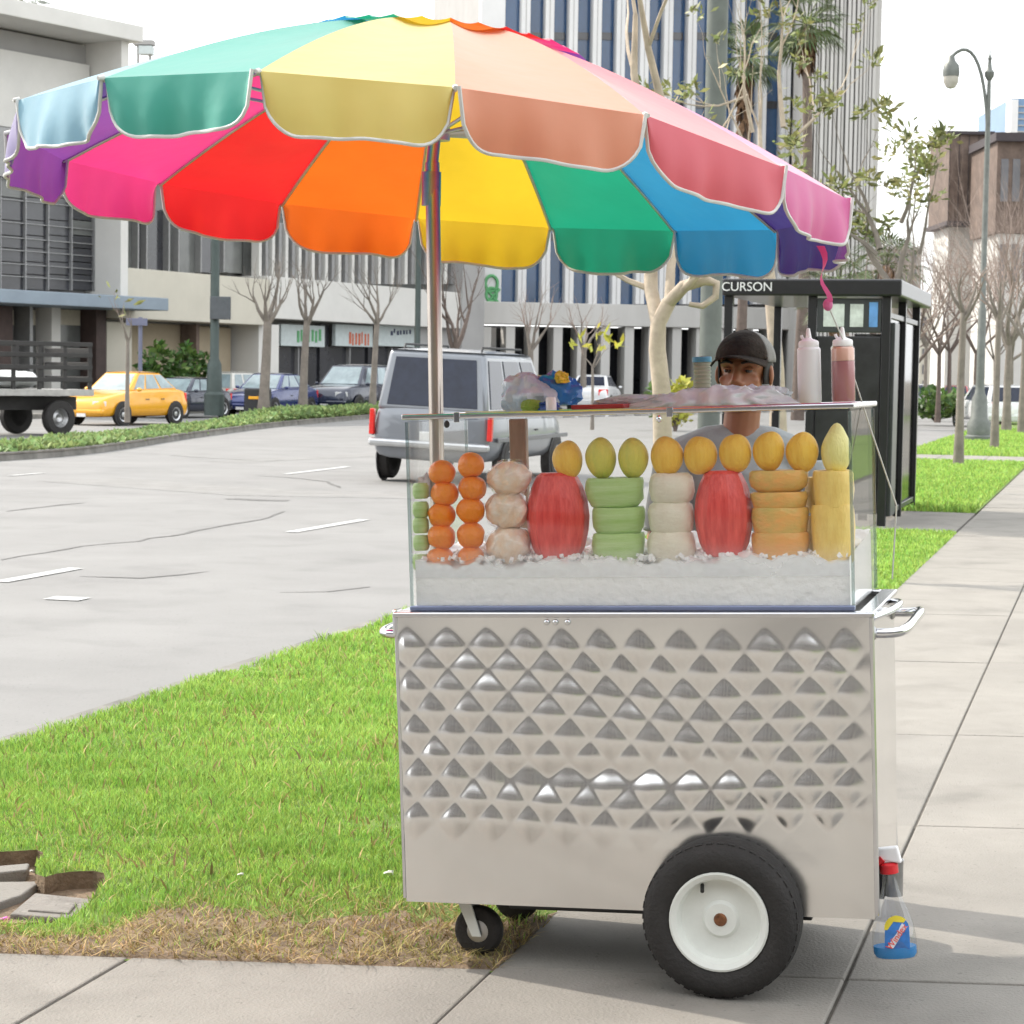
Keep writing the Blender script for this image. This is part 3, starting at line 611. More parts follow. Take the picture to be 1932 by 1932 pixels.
fl(fc.outputs['Object'], fs.inputs[0]); fl(fs.outputs['Z'], fm1.inputs[0]); fl(fc.outputs['Object'], fn_.inputs['Vector']); fl(fm1.outputs[0], fmu.inputs[0]); fmu2 = ft.nodes.new('ShaderNodeMath'); fmu2.operation = 'MULTIPLY'; fmu2.inputs[1].default_value = .9; fl(fn_.outputs['Fac'], fmu2.inputs[0]); fl(fmu2.outputs[0], fmu.inputs[1]); fl(fd.outputs[0], fa.inputs[1]); fl(ftl.outputs[0], fa.inputs[2]); fl(fmu.outputs[0], fx.inputs[0]); fl(ftr.outputs[0], fx.inputs[1]); fl(fa.outputs[0], fx.inputs[2]); fl(fx.outputs[0], fo.inputs[0])
ff = MB(); ff.grid(lambda a, c: Vector((ix0 + (ix1 - ix0) * a, GY0 + gt + .0012, ICE - .035 + .095 * c)), 4, 4); ff.build('frost_film', 'frost', cart)
ice = b_.build('crushed_ice', 'ice', None, recalc=False, smooth=50); ice.matrix_basis = CM; ice['kind'] = 'stuff'; tag(ice, 'crushed ice filling the bottom of the glass display box', 'ice')
# ------------------------------------------------------------------ fruit (each piece its own thing, standing in the ice)
PXM = 1 / 752 * 1.035
def fruitmat(name, c1, c2, scale, stretch=None, rough=.35, bump=.3, bs=40, sss=0): return mat(name, c1, rough, scale=scale, col2=c2, stretch=stretch, bump=bump, bscale=bs, sss=sss)
fruitmat('orange_flesh', (.95, .30, .02), (.90, .20, .01), 14, None, .3, .5, 90)
fruitmat('melon_red', (.92, .12, .10), (.62, .03, .03), 8, (7, 7, .8), .25, .3, 30)
fruitmat('cucumber_green', (.36, .58, .16), (.55, .72, .34), 6, (1.2, 1.2, 14), .35, .3)
fruitmat('jicama', (.86, .82, .68), (.76, .69, .55), 9, (3, 3, 5), .45)
fruitmat('papaya', (.92, .38, .11), (.66, .46, .12), 5, (1.5, 1.5, 3), .35)
fruitmat('papaya_green', (.95, .42, .11), (.50, .50, .13), 4, (2, 2, 4), .35)
fruitmat('pineapple', (.95, .70, .20), (.85, .56, .13), 12, (5, 5, 1.5), .4)
fruitmat('mango', (1.0, .66, .10), (.90, .50, .05), 8, (9, 9, 1.2), .35, .5, 35)
fruitmat('mango_green', (.82, .70, .12), (.62, .62, .10), 5, (8, 8, 1.5), .35, .5, 35)
fruitmat('mango_pale', (.95, .86, .38), (.88, .80, .25), 5, (8, 8, 1.5), .35, .5, 35)
fruitmat('pomelo', (.97, .89, .80), (.97, .66, .42), 26, None, .3, .6, 60)
ORD = ['top', 'second from top', 'third from top', 'fourth from top', 'bottom']
def place(o, u, v, y):
    p = cl(u, v, y); o.matrix_basis = CM @ Matrix.Translation(p); return o
def noisefn(seed, amp, f=4):
    r2 = random.Random(seed); ks = [(Vector((r2.gauss(0, f), r2.gauss(0, f), r2.gauss(0, f))), r2.uniform(0, 6)) for _ in range(5)]
    return lambda d: 1 + amp * sum(math.sin(k.dot(d) + p) for k, p in ks) / 2.2
def facet(seed, amp): 
    r2 = random.Random(seed); ns = [Vector((r2.gauss(0, 1), r2.gauss(0, 1), r2.gauss(0, .8))).normalized() for _ in range(11)]
    def f(d):
        k = 1.0
        for q in ns:
            c = q.dot(d)
            if c > .80: k = min(k, .88 / c + (1 - amp) * .0)
        return k
    return f
for ci, (nm, pts) in enumerate((('left', [(834, 892), (839, 931), (833, 972), (833, 1013), (831, 1056)]), ('right', [(888, 878), (891, 921), (888, 963), (889, 1010), (889, 1053)]))):
    for i, (u, v) in enumerate(pts):
        b_ = MB(); rr = .0375 * random.uniform(.97, 1.04); b_.ball((0, 0, 0), (rr * 1.0, rr, rr * .93), 26, 16, facet(ci * 9 + i, .1))
        o = b_.build('peeled_orange', 'orange_flesh', smooth=35); place(o, u, v, GY0 + .05)
        tag(o, f'peeled orange, {ORD[i]} of the {nm} orange stack in the glass box', 'orange', 'peeled oranges')
for i, (u, v) in enumerate([(794, 926), (794, 961), (794, 991), (795, 1024), (794, 1060)]):
    b_ = MB(); b_.lathe([(.001, -.021), (.017, -.0205), (.0215, -.012), (.022, 0), (.0215, .012), (.017, .0205), (.001, .021)], 18, Matrix.Rotation(R(90 if i % 2 else 84), 3, 'X') if False else None)
    o = b_.build('cucumber_piece', 'cucumber_green', smooth=50); place(o, u, v, GY0 + .05)
    tag(o, f'small green cucumber chunk, {ORD[i]} of the column at the left glass', 'cucumber', 'cucumber chunks')
for i, (u, v, w_, h_) in enumerate([(961, 903, 84, 66), (957, 962, 84, 74), (960, 1030, 86, 78)]):
    b_ = MB(); b_.ball((0, 0, 0), (w_ * PXM / 2, .04, h_ * PXM / 2), 30, 20, noisefn(40 + i, .06, 6)); o = b_.build('peeled_pomelo', 'pomelo', smooth=60)
    place(o, u, v, GY0 + .06); tag(o, f'pale pink peeled pomelo, {["top", "middle", "bottom"][i]} of its stack beside the oranges', 'pomelo', 'peeled pomelos')
    b2 = MB(); b2.ball((0, 0, 0), (w_ * PXM / 2 + .004, .045, h_ * PXM / 2 + .004), 30, 20, noisefn(60 + i, .09, 9)); b2.build('plastic_wrap', 'thin_plastic', o, smooth=60)
def melon(u, v, w_, h_, seed, label):
    a, c = w_ * PXM / 2, h_ * PXM / 2; N = 15; r2 = random.Random(seed); cut = [1 + r2.uniform(-.03, .03) for k in range(N)]; ja = [r2.uniform(-.09, .09) for k in range(N)]
    prof = [(.01, -1), (.50, -1), (.66, -.93), (.84, -.66), (.96, -.3), (1, .02), (.95, .36), (.82, .68), (.64, .93), (.50, 1), (.01, 1)]
    b_ = MB(); vs = [Vector((math.cos(2 * math.pi * k / N + ja[k]) * r_ * a * cut[k] * 1.02, math.sin(2 * math.pi * k / N + ja[k]) * r_ * .062 * cut[k], z * c)) for r_, z in prof for k in range(N)]
    b_.add(vs, [(i * N + k, i * N + (k + 1) % N, (i + 1) * N + (k + 1) % N, (i + 1) * N + k) for i in range(len(prof) - 1) for k in range(N)])
    o = b_.build('peeled_watermelon', 'melon_red', smooth=19); place(o, u, v, GY0 + .075); tag(o, label, 'watermelon', 'peeled watermelons')
melon(1052, 976, 121, 170, 1, 'peeled red watermelon between the pomelos and green melon slices')
melon(1365, 970, 106, 162, 2, 'peeled red watermelon between the white jicama and papaya slices')
def round_slice(nm, u, v, w_, h_, m, label, cat, group, bot=.78, seed=0):
    a, c = w_ * PXM / 2, h_ * PXM / 2; fn = noisefn(seed, .02, 4)
    prof = [(.01, -1.04), (bot * .9, -1.04), (bot, -.95), (.95, -.45), (1, .2), (1, .8), (.95, 1.02), (.01, 1.0)] if nm != 'peeled_jicama' else [(.01, -1.05), (.74, -1.05), (.92, -.8), (1, -.25), (1, .35), (.93, .82), (.76, 1.05), (.01, 1.05)]
    b_ = MB(); N = 30
    vs = [Vector((math.cos(2 * math.pi * k / N) * r_ * a, math.sin(2 * math.pi * k / N) * r_ * .055, z * c)) * fn(Vector((math.cos(6.28 * k / N), math.sin(6.28 * k / N), z))) for r_, z in prof for k in range(N)]
    b_.add(vs, [(i * N + k, i * N + (k + 1) % N, (i + 1) * N + (k + 1) % N, (i + 1) * N + k) for i in range(len(prof) - 1) for k in range(N)])
    o = b_.build(nm, m, smooth=40); place(o, u, v, GY0 + .07); tag(o, label, cat, group)
T3_ = ['top', 'middle', 'bottom']
for i, (u, v, w_, h_) in enumerate([(1160, 929, 112, 54), (1167, 982, 100, 50), (1167, 1034, 100, 56)]):
    round_slice('green_melon_slice', u, v, w_, h_, 'cucumber_green', f'thick green melon slice, {T3_[i]} of the stack of three', 'melon slice', 'green melon slices', .80, i)
for i, (u, v, w_, h_) in enumerate([(1267, 921, 84, 54), (1266, 976, 86, 57), (1267, 1032, 90, 60)]):
    round_slice('peeled_jicama', u, v, w_, h_, 'jicama', f'peeled white jicama, {T3_[i]} of the stack of three', 'jicama', 'peeled jicamas', .74, 10 + i)
for i, (u, v, w_, h_, m) in enumerate([(1469, 908, 109, 40, 'papaya_green'), (1470, 943, 106, 30, 'papaya_green'), (1472, 983, 106, 50, 'papaya_green'), (1472, 1030, 107, 50, 'papaya')]):
    round_slice('papaya_slice', u, v, w_, h_, m, f'orange papaya slice, {["top", "second from top", "third from top", "bottom"][i]} of the stack of four', 'papaya slice', 'papaya slices', .9 if i else .7, 20 + i)
for i, (u, v, w_, h_, y) in enumerate([(1572, 922, 74, 66, .07), (1572, 1006, 80, 104, .07)]):
    round_slice('peeled_pineapple', u, v, w_, h_, 'pineapple', f'peeled yellow pineapple piece at the right glass, {["shorter upper", "taller lower"][i]} one', 'pineapple', 'peeled pineapples', .93, 30 + i)
p = MB()
for k, (yy, zz, hh_) in enumerate(((.24, 1.14, .1), (.24, 1.245, .09), (.38, 1.15, .1), (.4, 1.25, .07))):
    b_ = MB(); N = 24; b_.lathe([(.01, -hh_ / 2), (.05, -hh_ / 2), (.055, 0), (.052, hh_ / 2), (.01, hh_ / 2)], 24); o = b_.build('peeled_pineapple', 'pineapple', smooth=40); o.matrix_basis = CM @ Matrix.Translation((.245, yy, zz))
    tag(o, ['peeled pineapple seen through the right glass side, front lower', 'peeled pineapple seen through the right glass side, front upper', 'peeled pineapple deep inside the right end of the box, lower', 'peeled pineapple deep inside the right end of the box, upper'][k], 'pineapple', 'peeled pineapples')
MORD = ['first', 'second', 'third', 'fourth', 'fifth', 'sixth', 'seventh', 'eighth']
for i, (u, v) in enumerate([(1070, 865), (1133, 862), (1195, 862), (1259, 859), (1322, 857), (1387, 853), (1450, 849), (1513, 851), (1578, 851)]):
    a, c = 60 * PXM / 2, (80 if i < 8 else 88) * PXM / 2
    def mf(d, i=i): 
        k = 1 + .045 * math.sin(d.x * 3 + i) - .13 * max(0, d.z) ** 1.5
        if i == 8: k += .25 * max(0, d.z) ** 8
        return k * (1 + .008 * math.sin(math.atan2(d.y, d.x) * 16))
    b_ = MB(); b_.ball((0, 0, 0), (a * random.uniform(.95, 1.05), .036, c * random.uniform(.96, 1.04)), 32, 18, mf, Matrix.Rotation(random.uniform(-.12, .12), 3, 'Y'))
    m = 'mango_green' if i in (1, 2) else ('mango_pale' if i == 8 else 'mango')
    o = b_.build('peeled_mango', m, smooth=60); place(o, u, v, GY0 + .07)
    tag(o, 'pale pointed peeled mango at the right end of the mango row' if i == 8 else f'peeled {"yellow-green" if i in (1, 2) else "golden"} mango, {MORD[i]} from the left in the top row', 'mango', 'peeled mangoes in the top row')
# ------------------------------------------------------------------ things on top of the box
def bottle_profile(r, h): return [(.001, 0), (r * .93, 0), (r, .006), (r, h * .70), (r * .99, h * .715), (r * .82, h * .745), (r * .78, h * .76)]
mat('squeeze_white', (.80, .81, .84), .4, var=.03); mat('cap_white', (.84, .83, .84), .45, var=.03)
mat('chamoy', (.46, .19, .22), .4, var=.08, scale=5); mat('bottle_peach', (.78, .52, .40), .35, var=.05)
glass('bottle_clear', (.95, .88, .87), .1, .5, .2)
def squeeze(u, label, fill):
    p = cl(u, 762, .30); base = Vector((p.x, .30, GZ1 + .0205)); r, h = .0305, .195
    q = thing('squeeze_bottle', label, 'bottle'); q.matrix_basis = CM @ Matrix.Translation(base)
    b_ = MB(); b_.lathe(bottle_profile(r, h), 28); b_.build('bottle', 'squeeze_white' if not fill else 'bottle_clear', q, smooth=40)
    if fill:
        b_ = MB(); b_.lathe([(.001, .002), (r * .9, .002), (r * .96, .008), (r * .96, h * .54), (.001, h * .54)], 24); b_.build('sauce', 'chamoy', q, smooth=40)
        b_ = MB(); b_.lathe([(r * .955, h * .545), (r * .955, h * .70), (r * .8, h * .73)], 24); b_.build('sauce_film', 'bottle_peach', q, smooth=40)
    b_ = MB(); b_.lathe([(r * .84, h * .735), (r * .86, h * .74), (r * .86, h * .80), (r * .80, h * .82), (r * .38, h * .845), (r * .26, h * .86), (r * .14, h * .985), (.001, h * .99)], 24); b_.build('nozzle_cap', 'cap_white', q, smooth=40)
    b_ = MB(); b_.tube([(-r * .35, 0, h * .83), (-r * .55, 0, h * .87), (-r * .6, 0, h * .9)], .004, 8); b_.build('cap_tip', 'cap_white', q, smooth=40)
squeeze(1528, 'white squeeze bottle on top of the glass box', False)
squeeze(1592, 'squeeze bottle of dark pink sauce on the glass box', True)
# stack of plastic cups with blue lid
glass('cup_plastic', (.86, .90, .82), .2, .5, .2); mat('cup_body', (.55, .58, .47), .4, var=.1, trans=.4); mat('cup_blue', (.10, .33, .50), .4)
p = cl(1326, 750, .45); q = thing('cup_stack', 'tall stack of pale green cups with blue rim beside the vendor', 'cup stack'); q.matrix_basis = CM @ Matrix.Translation((p.x, .45, GZ1 + .0205))
b_ = MB(); pf = [(.001, 0), (.019, 0)]
for k in range(12): pf += [(.0205 + .0003 * k, .006 + k * .0105), (.0235 + .0002 * k, .0085 + k * .0105), (.0215, .012 + k * .0105)]
b_.lathe(pf + [(.001, .133)], 20); b_.build('cups', 'cup_body', q, smooth=30)
b_ = MB(); b_.lathe([(.025, .117), (.0262, .119), (.0262, .13), (.025, .131)], 20); b_.build('blue_rim', 'cup_blue', q, smooth=40)
# bags
def crumple(nm, label, c, r, m, seed, amp=.16, cat='bag', nu=40, nv=24):
    f1, f2, f3 = noisefn(seed, amp, 3.2), noisefn(seed + 1, amp * .8, 8), noisefn(seed + 2, 1.0, 15)
    b_ = MB(); b_.ball((0, 0, 0), r, nu, nv, lambda d: f1(d) * f2(d) * (1 + amp * .5 * (.45 - abs(f3(d) - 1)))); o = b_.build(nm, m, smooth=28)
    zmin = min(v.co.z for v in o.data.vertices); zmin += .42 * (-zmin)
    for v in o.data.vertices: v.co.z = max(v.co.z, zmin) - zmin
    o.matrix_basis = CM @ Matrix.Translation(c); return tag(o, label, cat) if label else o
mat('bag_mixed', (.82, .92, .97), .25, scale=22, col2=(.52, .66, .82), trans=.3, detail=4, spec=.8); mat('bag_blue', (.03, .22, .62), .3, scale=14, col2=(.02, .12, .40), coat=.4); mat('bag_yellow', (.72, .52, .05), .35, var=.3, scale=20)
mat('bag_clear', (.88, .92, .92), .2, scale=18, col2=(.68, .72, .74), trans=.45, spec=.9); mat('pack_blue', (.04, .1, .35), .35, var=.3, scale=20); mat('pack_green', (.25, .4, .06), .4)
mat('bag_pink', (.90, .80, .76), .4, var=.2, scale=12); mat('red_board', (.35, .03, .03), .5)
top = GZ1 + .0205
def on(u, y, dz=0): p = cl(u, 770, y); return Vector((p.x, y, top + dz))
crumple('plastic_bag', 'crumpled whitish plastic bag of supplies beside the blue packet', on(1000, .25), (.072, .07, .058), 'bag_mixed', 5, .10)
crumple('plastic_bag', 'small pinkish plastic bag stacked on the whitish bag', on(985, .26, .058), (.036, .04, .02), 'bag_pink', 8, .1)
crumple('chip_packet', 'crumpled blue packet with yellow mark on the cart top', on(1050, .28, .012), (.066, .05, .054), 'bag_blue', 12, .1, 'packet')
crumple('chip_packet', 'small yellow packet tucked into the blue packet', on(1061, .235, .07), (.02, .016, .018), 'bag_yellow', 15, .2, 'packet')
crumple('candy_packet', 'small green packet lying before the whitish bag', on(1003, .175), (.026, .018, .018), 'pack_green', 19, .1, 'packet')
crumple('candy_packet', 'small dark blue packet right of the green packet', on(1036, .175), (.028, .02, .016), 'pack_blue', 22, .15, 'packet')
b_ = MB(); b_.lathe([(.001, 0), (.014, 0), (.014, .03), (.011, .034), (.001, .034)], 16); o = b_.build('jar', 'cap_white', smooth=40); o.matrix_basis = CM @ Matrix.Translation(on(1040, .15)); tag(o, 'tiny white jar on the cart top before the blue packet', 'jar')
def sheetbag(label, c, lx, ly, h, seed, m='bag_clear'):
    r2 = random.Random(seed); ks = [(r2.uniform(14, 60), r2.uniform(-40, 40), r2.uniform(0, 6), r2.uniform(.4, 1)) for _ in range(9)]; big = [(r2.uniform(3, 12), r2.uniform(-9, 9), r2.uniform(0, 6)) for _ in range(4)]
    def zf(x, y):
        rd_ = sum(w_ * (1 - abs(math.sin(a * x + b * y + p))) ** 2 for a, b, p, w_ in ks) / 4; lo_ = sum(math.sin(a * x + b * y + p) for a, b, p in big) / 3
        return max(.0, h * (.55 + .35 * lo_ + .55 * rd_))
    def f(a, b):
        u, v = a * 2 - 1, b * 2 - 1; ex = 1 + .12 * math.sin(9 * v + seed) + .08 * math.sin(23 * v); ey = 1 + .10 * math.sin(7 * u + seed) + .07 * math.sin(19 * u + 1); x, y = lx * u * ex, ly * v * ey
        k = max(0, (1 - abs(u) ** 5) * (1 - abs(v) ** 4)); return Vector((x, y, .001 + zf(x, y) * k))
    b_ = MB(); b_.grid(f, 90, 40); o = b_.build('plastic_bag', m, smooth=35); md = o.modifiers.new('so', 'SOLIDIFY'); md.thickness = .0012; md.offset = -1; o.matrix_basis = CM @ Matrix.Translation(c); return tag(o, label, 'bag')
sheetbag('long crumpled clear plastic bag laid along the cart top', on(1345, .27), .20, .10, .042, 31)
crumple('plastic_bag', 'small clear plastic bag crumpled against the vendor\'s side', on(1440, .3, .008), (.07, .06, .024), 'bag_clear', 35, .1)
crumple('plastic_bag', 'thin clear bag lying between packets and long bag', on(1195, .3), (.09, .07, .022), 'bag_clear', 39, .09)
b_ = MB(); b_.box((0, 0, .006), (.14, .1, .012)); o = b_.build('cutting_board', 'red_board', bevel=.003); o.matrix_basis = CM @ Matrix.Translation(on(1135, .2)); tag(o, 'thin dark red board lying under the clear bags', 'board')
crumple('plastic_bag', 'small clear bag poking out left of the glass box', CMI @ (CM @ Vector((GX0 + .012, .2, 1.255))), (.012, .05, .035), 'bag_clear', 44, .15)
# ------------------------------------------------------------------ spray bottle hanging at the right end
glass('spray_clear', (.93, .94, .95), .08, .5, .05); mat('cleaner_blue', (.02, .28, .68), .2, var=.1, spec=.8); mat('trigger_red', (.70, .02, .03), .35); mat('label_blue', (.05, .22, .62), .4, var=.25, scale=40); mat('label_yellow', (.85, .7, .06), .4); mat('label_red', (.85, .10, .07), .4); mat('label_white', (.8, .84, .9), .4)
lo = cl(1690, 1806, .11); p_top = cl(1685, 1622, .11)
sb = thing('spray_bottle', 'clear spray bottle of blue cleaner with red trigger hanging beside the cart', 'spray bottle')
sb.matrix_basis = CM @ Matrix.Translation(lo) @ Matrix.Rotation(R(-3.4), 4, 'Y')
def oval(prof, n=28, ky=.62):
    b_ = MB(); m_ = len(prof)
    vs = [Vector((r_ * math.cos(2 * math.pi * k / n) + xo, r_ * ky * math.sin(2 * math.pi * k / n), z)) for r_, z, xo in prof for k in range(n)]
    b_.add(vs, [(i * n + k, i * n + (k + 1) % n, (i + 1) * n + (k + 1) % n, (i + 1) * n + k) for i in range(m_ - 1) for k in range(n)]); return b_
H_ = p_top.z - lo.z
oval([(.02, .0, 0), (.052, .002, 0), (.056, .012, 0), (.055, .05, 0), (.051, .085, 0), (.040, .12, 0), (.028, .15, .0), (.020, .18, 0), (.016, .205, 0), (.016, H_ - .02, 0)]).build('bottle', 'spray_clear', sb, smooth=50)
oval([(.001, .003, 0), (.048, .003, 0), (.0535, .012, 0), (.0535, .03, 0), (.001, .03, 0)]).build('cleaner', 'cleaner_blue', sb, smooth=50)
b_ = MB(); b_.lathe([(.02, H_ - .034), (.024, H_ - .032), (.024, H_ - .01), (.019, H_ - .006)], 18); b_.build('neck_ring', 'trigger_red', sb, smooth=40)
b_ = MB(); b_.hexa([Vector(q) for q in ((-.03, -.015, H_ + .004), (.034, -.015, H_ - .008), (.034, .015, H_ - .008), (-.03, .015, H_ + .004), (-.026, -.012, H_ + .03), (.026, -.013, H_ + .034), (.026, .013, H_ + .034), (-.026, .012, H_ + .03))]); b_.build('spray_head', 'cap_white', sb, bevel=.004)
b_ = MB(); b_.tube([(-.012, -.012, H_ + .006), (-.03, -.012, H_ - .008), (-.036, -.012, H_ - .03)], [.010, .009, .006], 8); b_.build('trigger', 'trigger_red', sb, smooth=40)
b_ = MB(); b_.lathe([(.012, 0), (.013, .016), (.006, .019)], 12, Matrix.Rotation(-math.pi / 2, 3, 'Y'), (-.028, 0, H_ + .017)); b_.build('nozzle', 'trigger_red', sb, smooth=40)
def onlabel(poly, r_, off):     # wrap a flat label shape (x,z) onto the bottle's front
    return [Vector((x, -math.sqrt(max(1e-6, 1 - (x / r_) ** 2)) * r_ * .62 - off, z)) for x, z in poly]
def label(nm, poly, off, m):
    b_ = MB(); c = (sum(p[0] for p in poly) / len(poly), sum(p[1] for p in poly) / len(poly)); rings = []
    for k in (0.0, .33, .66, 1.0): rings.append([(c[0] + (x - c[0]) * k, c[1] + (z - c[1]) * k) for x, z in poly])
    n_ = len(poly); vs = [v for rg in rings for v in onlabel(rg, .056, off)]
    b_.add(vs, [(i * n_ + k, i * n_ + (k + 1) % n_, (i + 1) * n_ + (k + 1) % n_, (i + 1) * n_ + k) for i in range(3) for k in range(n_)]); b_.build(nm, m, sb, smooth=60)
arch = [(-.022, .03), (.040, .026)] + [(.012 + .030 * math.cos(a), .078 + .034 * math.sin(a)) for a in np.linspace(-.2, math.pi + .1, 12)]
label('label', [(x, z) for x, z in arch], .0012, 'label_blue')
label('label_arc', [(.012 + .031 * math.cos(a), .078 + .036 * math.sin(a)) for a in np.linspace(.7, math.pi, 9)] + [(.012 + .023 * math.cos(a), .078 + .026 * math.sin(a)) for a in np.linspace(math.pi, .7, 9)], .0022, 'label_yellow')
label('label_band', [(-.014, .036), (.0, .032), (.036, .082), (.026, .094)], .0022, 'label_white')
tm = MB(); text_into(tm, 'Windex', .0235, Matrix.Translation((.0115, -.0372, .061)) @ Matrix.Rotation(R(90), 4, 'X') @ Matrix.Rotation(R(52), 4, 'Z'), .0006); tm.build('lettering', 'label_red', sb)
b_ = MB(); b_.tube([(X1 + .002, .17, cl(1650, 1690, .17).z), (X1 + .02, .18, cl(1650, 1660, .17).z + .02)], .004, 6); b_.build('hook_wire', 'black_plastic', cart)
# ================================================================== UMBRELLA
UC = Vector((-.2306, 5.75, 2.0927)); UR = 1.1175; UN = Vector((.079, .0635, 1)).normalized(); UPH = 3.6174
UA = (Vector((1, 0, 0)) - UN * UN.x).normalized(); UB = UN.cross(UA)
def rim(k): th = UPH + k * math.pi / 8; return UA * math.cos(th) + UB * math.sin(th)
OUTER = {'blue': (.45, .76, .92), 'green': (.10, .54, .45), 'yellow': (.93, .80, .27), 'orange': (.97, .46, .30), 'red': (.94, .22, .28), 'magenta': (.95, .25, .56), 'purple': (.55, .42, .68), 'violet': (.48, .42, .74)}  # washed-out sunlit and backlit tones set as outer cloth colours
def fabric(name, col):
    m = bpy.data.materials.new(name); m.use_nodes = True; MATS[name] = m; t = m.node_tree; ln = t.links.new; b = t.nodes['Principled BSDF']
    tc = t.nodes.new('ShaderNodeTexCoord'); nz = t.nodes.new('ShaderNodeTexNoise'); nz.inputs['Scale'].default_value = 3.5; nz.inputs['Detail'].default_value = 5; ln(tc.outputs['Object'], nz.inputs['Vector'])
    cr = t.nodes.new('ShaderNodeValToRGB'); cr.color_ramp.elements[0].position = .3; cr.color_ramp.elements[1].position = .72
    cr.color_ramp.elements[0].color = (*[c * .86 for c in col], 1); cr.color_ramp.elements[1].color = (*[min(1, c * 1.06) for c in col], 1); ln(nz.outputs['Fac'], cr.inputs[0])
    ln(cr.outputs[0], b.inputs['Base Color']); b.inputs['Roughness'].default_value = .48; b.inputs['Specular IOR Level'].default_value = .7; b.inputs['Sheen Weight'].default_value = .55; b.inputs['Sheen Roughness'].default_value = .35
    wv = t.nodes.new('ShaderNodeTexNoise'); wv.inputs['Scale'].default_value = 7; wv.inputs['Detail'].default_value = 3; ln(tc.outputs['Object'], wv.inputs['Vector'])
    bp = t.nodes.new('ShaderNodeBump'); bp.inputs['Strength'].default_value = .4; bp.inputs['Distance'].default_value = .01; ln(wv.outputs['Fac'], bp.inputs['Height']); ln(bp.outputs[0], b.inputs['Normal'])
    # outside paled, the sun's wash put into its colour; saturated lining
    ge = t.nodes.new('ShaderNodeNewGeometry'); mxc = t.nodes.new('ShaderNodeMix'); mxc.data_type = 'RGBA'; sun_wash = OUTER[name[7:]]; mxc.inputs[6].default_value = (*sun_wash, 1)
    hv = t.nodes.new('ShaderNodeMix'); hv.data_type = 'RGBA'; hv.inputs[0].default_value = .5; hv.inputs[6].default_value = (*sun_wash, 1); ln(cr.outputs[0], hv.inputs[7]); 
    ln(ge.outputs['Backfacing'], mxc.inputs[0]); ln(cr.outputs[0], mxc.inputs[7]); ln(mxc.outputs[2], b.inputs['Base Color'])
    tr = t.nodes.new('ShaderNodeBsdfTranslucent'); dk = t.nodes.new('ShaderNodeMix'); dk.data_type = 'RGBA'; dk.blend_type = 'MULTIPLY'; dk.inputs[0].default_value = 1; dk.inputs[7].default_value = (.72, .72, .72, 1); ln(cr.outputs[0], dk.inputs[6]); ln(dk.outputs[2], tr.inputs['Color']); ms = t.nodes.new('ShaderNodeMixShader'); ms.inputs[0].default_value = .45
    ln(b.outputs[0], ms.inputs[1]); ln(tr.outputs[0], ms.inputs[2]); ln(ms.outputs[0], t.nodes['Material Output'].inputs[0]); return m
def orient(o, d):
    me = o.data; n = sum((p.normal * p.area for p in me.polygons), Vector())
    if (full(o).to_3x3() @ n).dot(d) < 0: me.flip_normals()
    return o
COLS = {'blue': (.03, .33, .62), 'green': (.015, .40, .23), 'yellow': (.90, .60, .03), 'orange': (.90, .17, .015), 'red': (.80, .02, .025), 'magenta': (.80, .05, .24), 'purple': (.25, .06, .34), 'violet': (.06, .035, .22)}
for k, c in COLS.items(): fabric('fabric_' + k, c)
SEQ = ['blue', 'green', 'yellow', 'orange', 'red', 'magenta', 'purple', 'violet']
pole_base = CM @ Vector((cl(817, 775, .2).x, .2, Z1 - .02)); HUB = UC + UN * .33
umb = thing('umbrella', 'large rainbow market umbrella with scalloped valances over the fruit cart', 'umbrella', pole_base)
RDZ = [-.003, .007, .0152, .0105, .013, -.026, -.024, -.012, 0, .0165, .018, .0135, .004, -.005, -.018, -.02]
UHgt = .385      # crown height above the rim plane
def canopy(k, f, e):   # k fractional panel index position along the rim, e 0 rim .. 1 crown
    i = math.floor(k); a = k - i; r = rim(i).lerp(rim(i + 1), a)
    prof = 1 - e                      # radius factor
    hgt = UHgt * (1 - prof ** 1.55)
    sag = -.018 * math.sin(math.pi * a) * math.sin(math.pi * min(1, e * 1.0)) ** .8
    dz = (RDZ[i % 16] * (1 - a) + RDZ[(i + 1) % 16] * a) * prof
    return UC + r * UR * prof + UN * (hgt + sag + dz)
TOPE = .72
pw = random.Random(17)
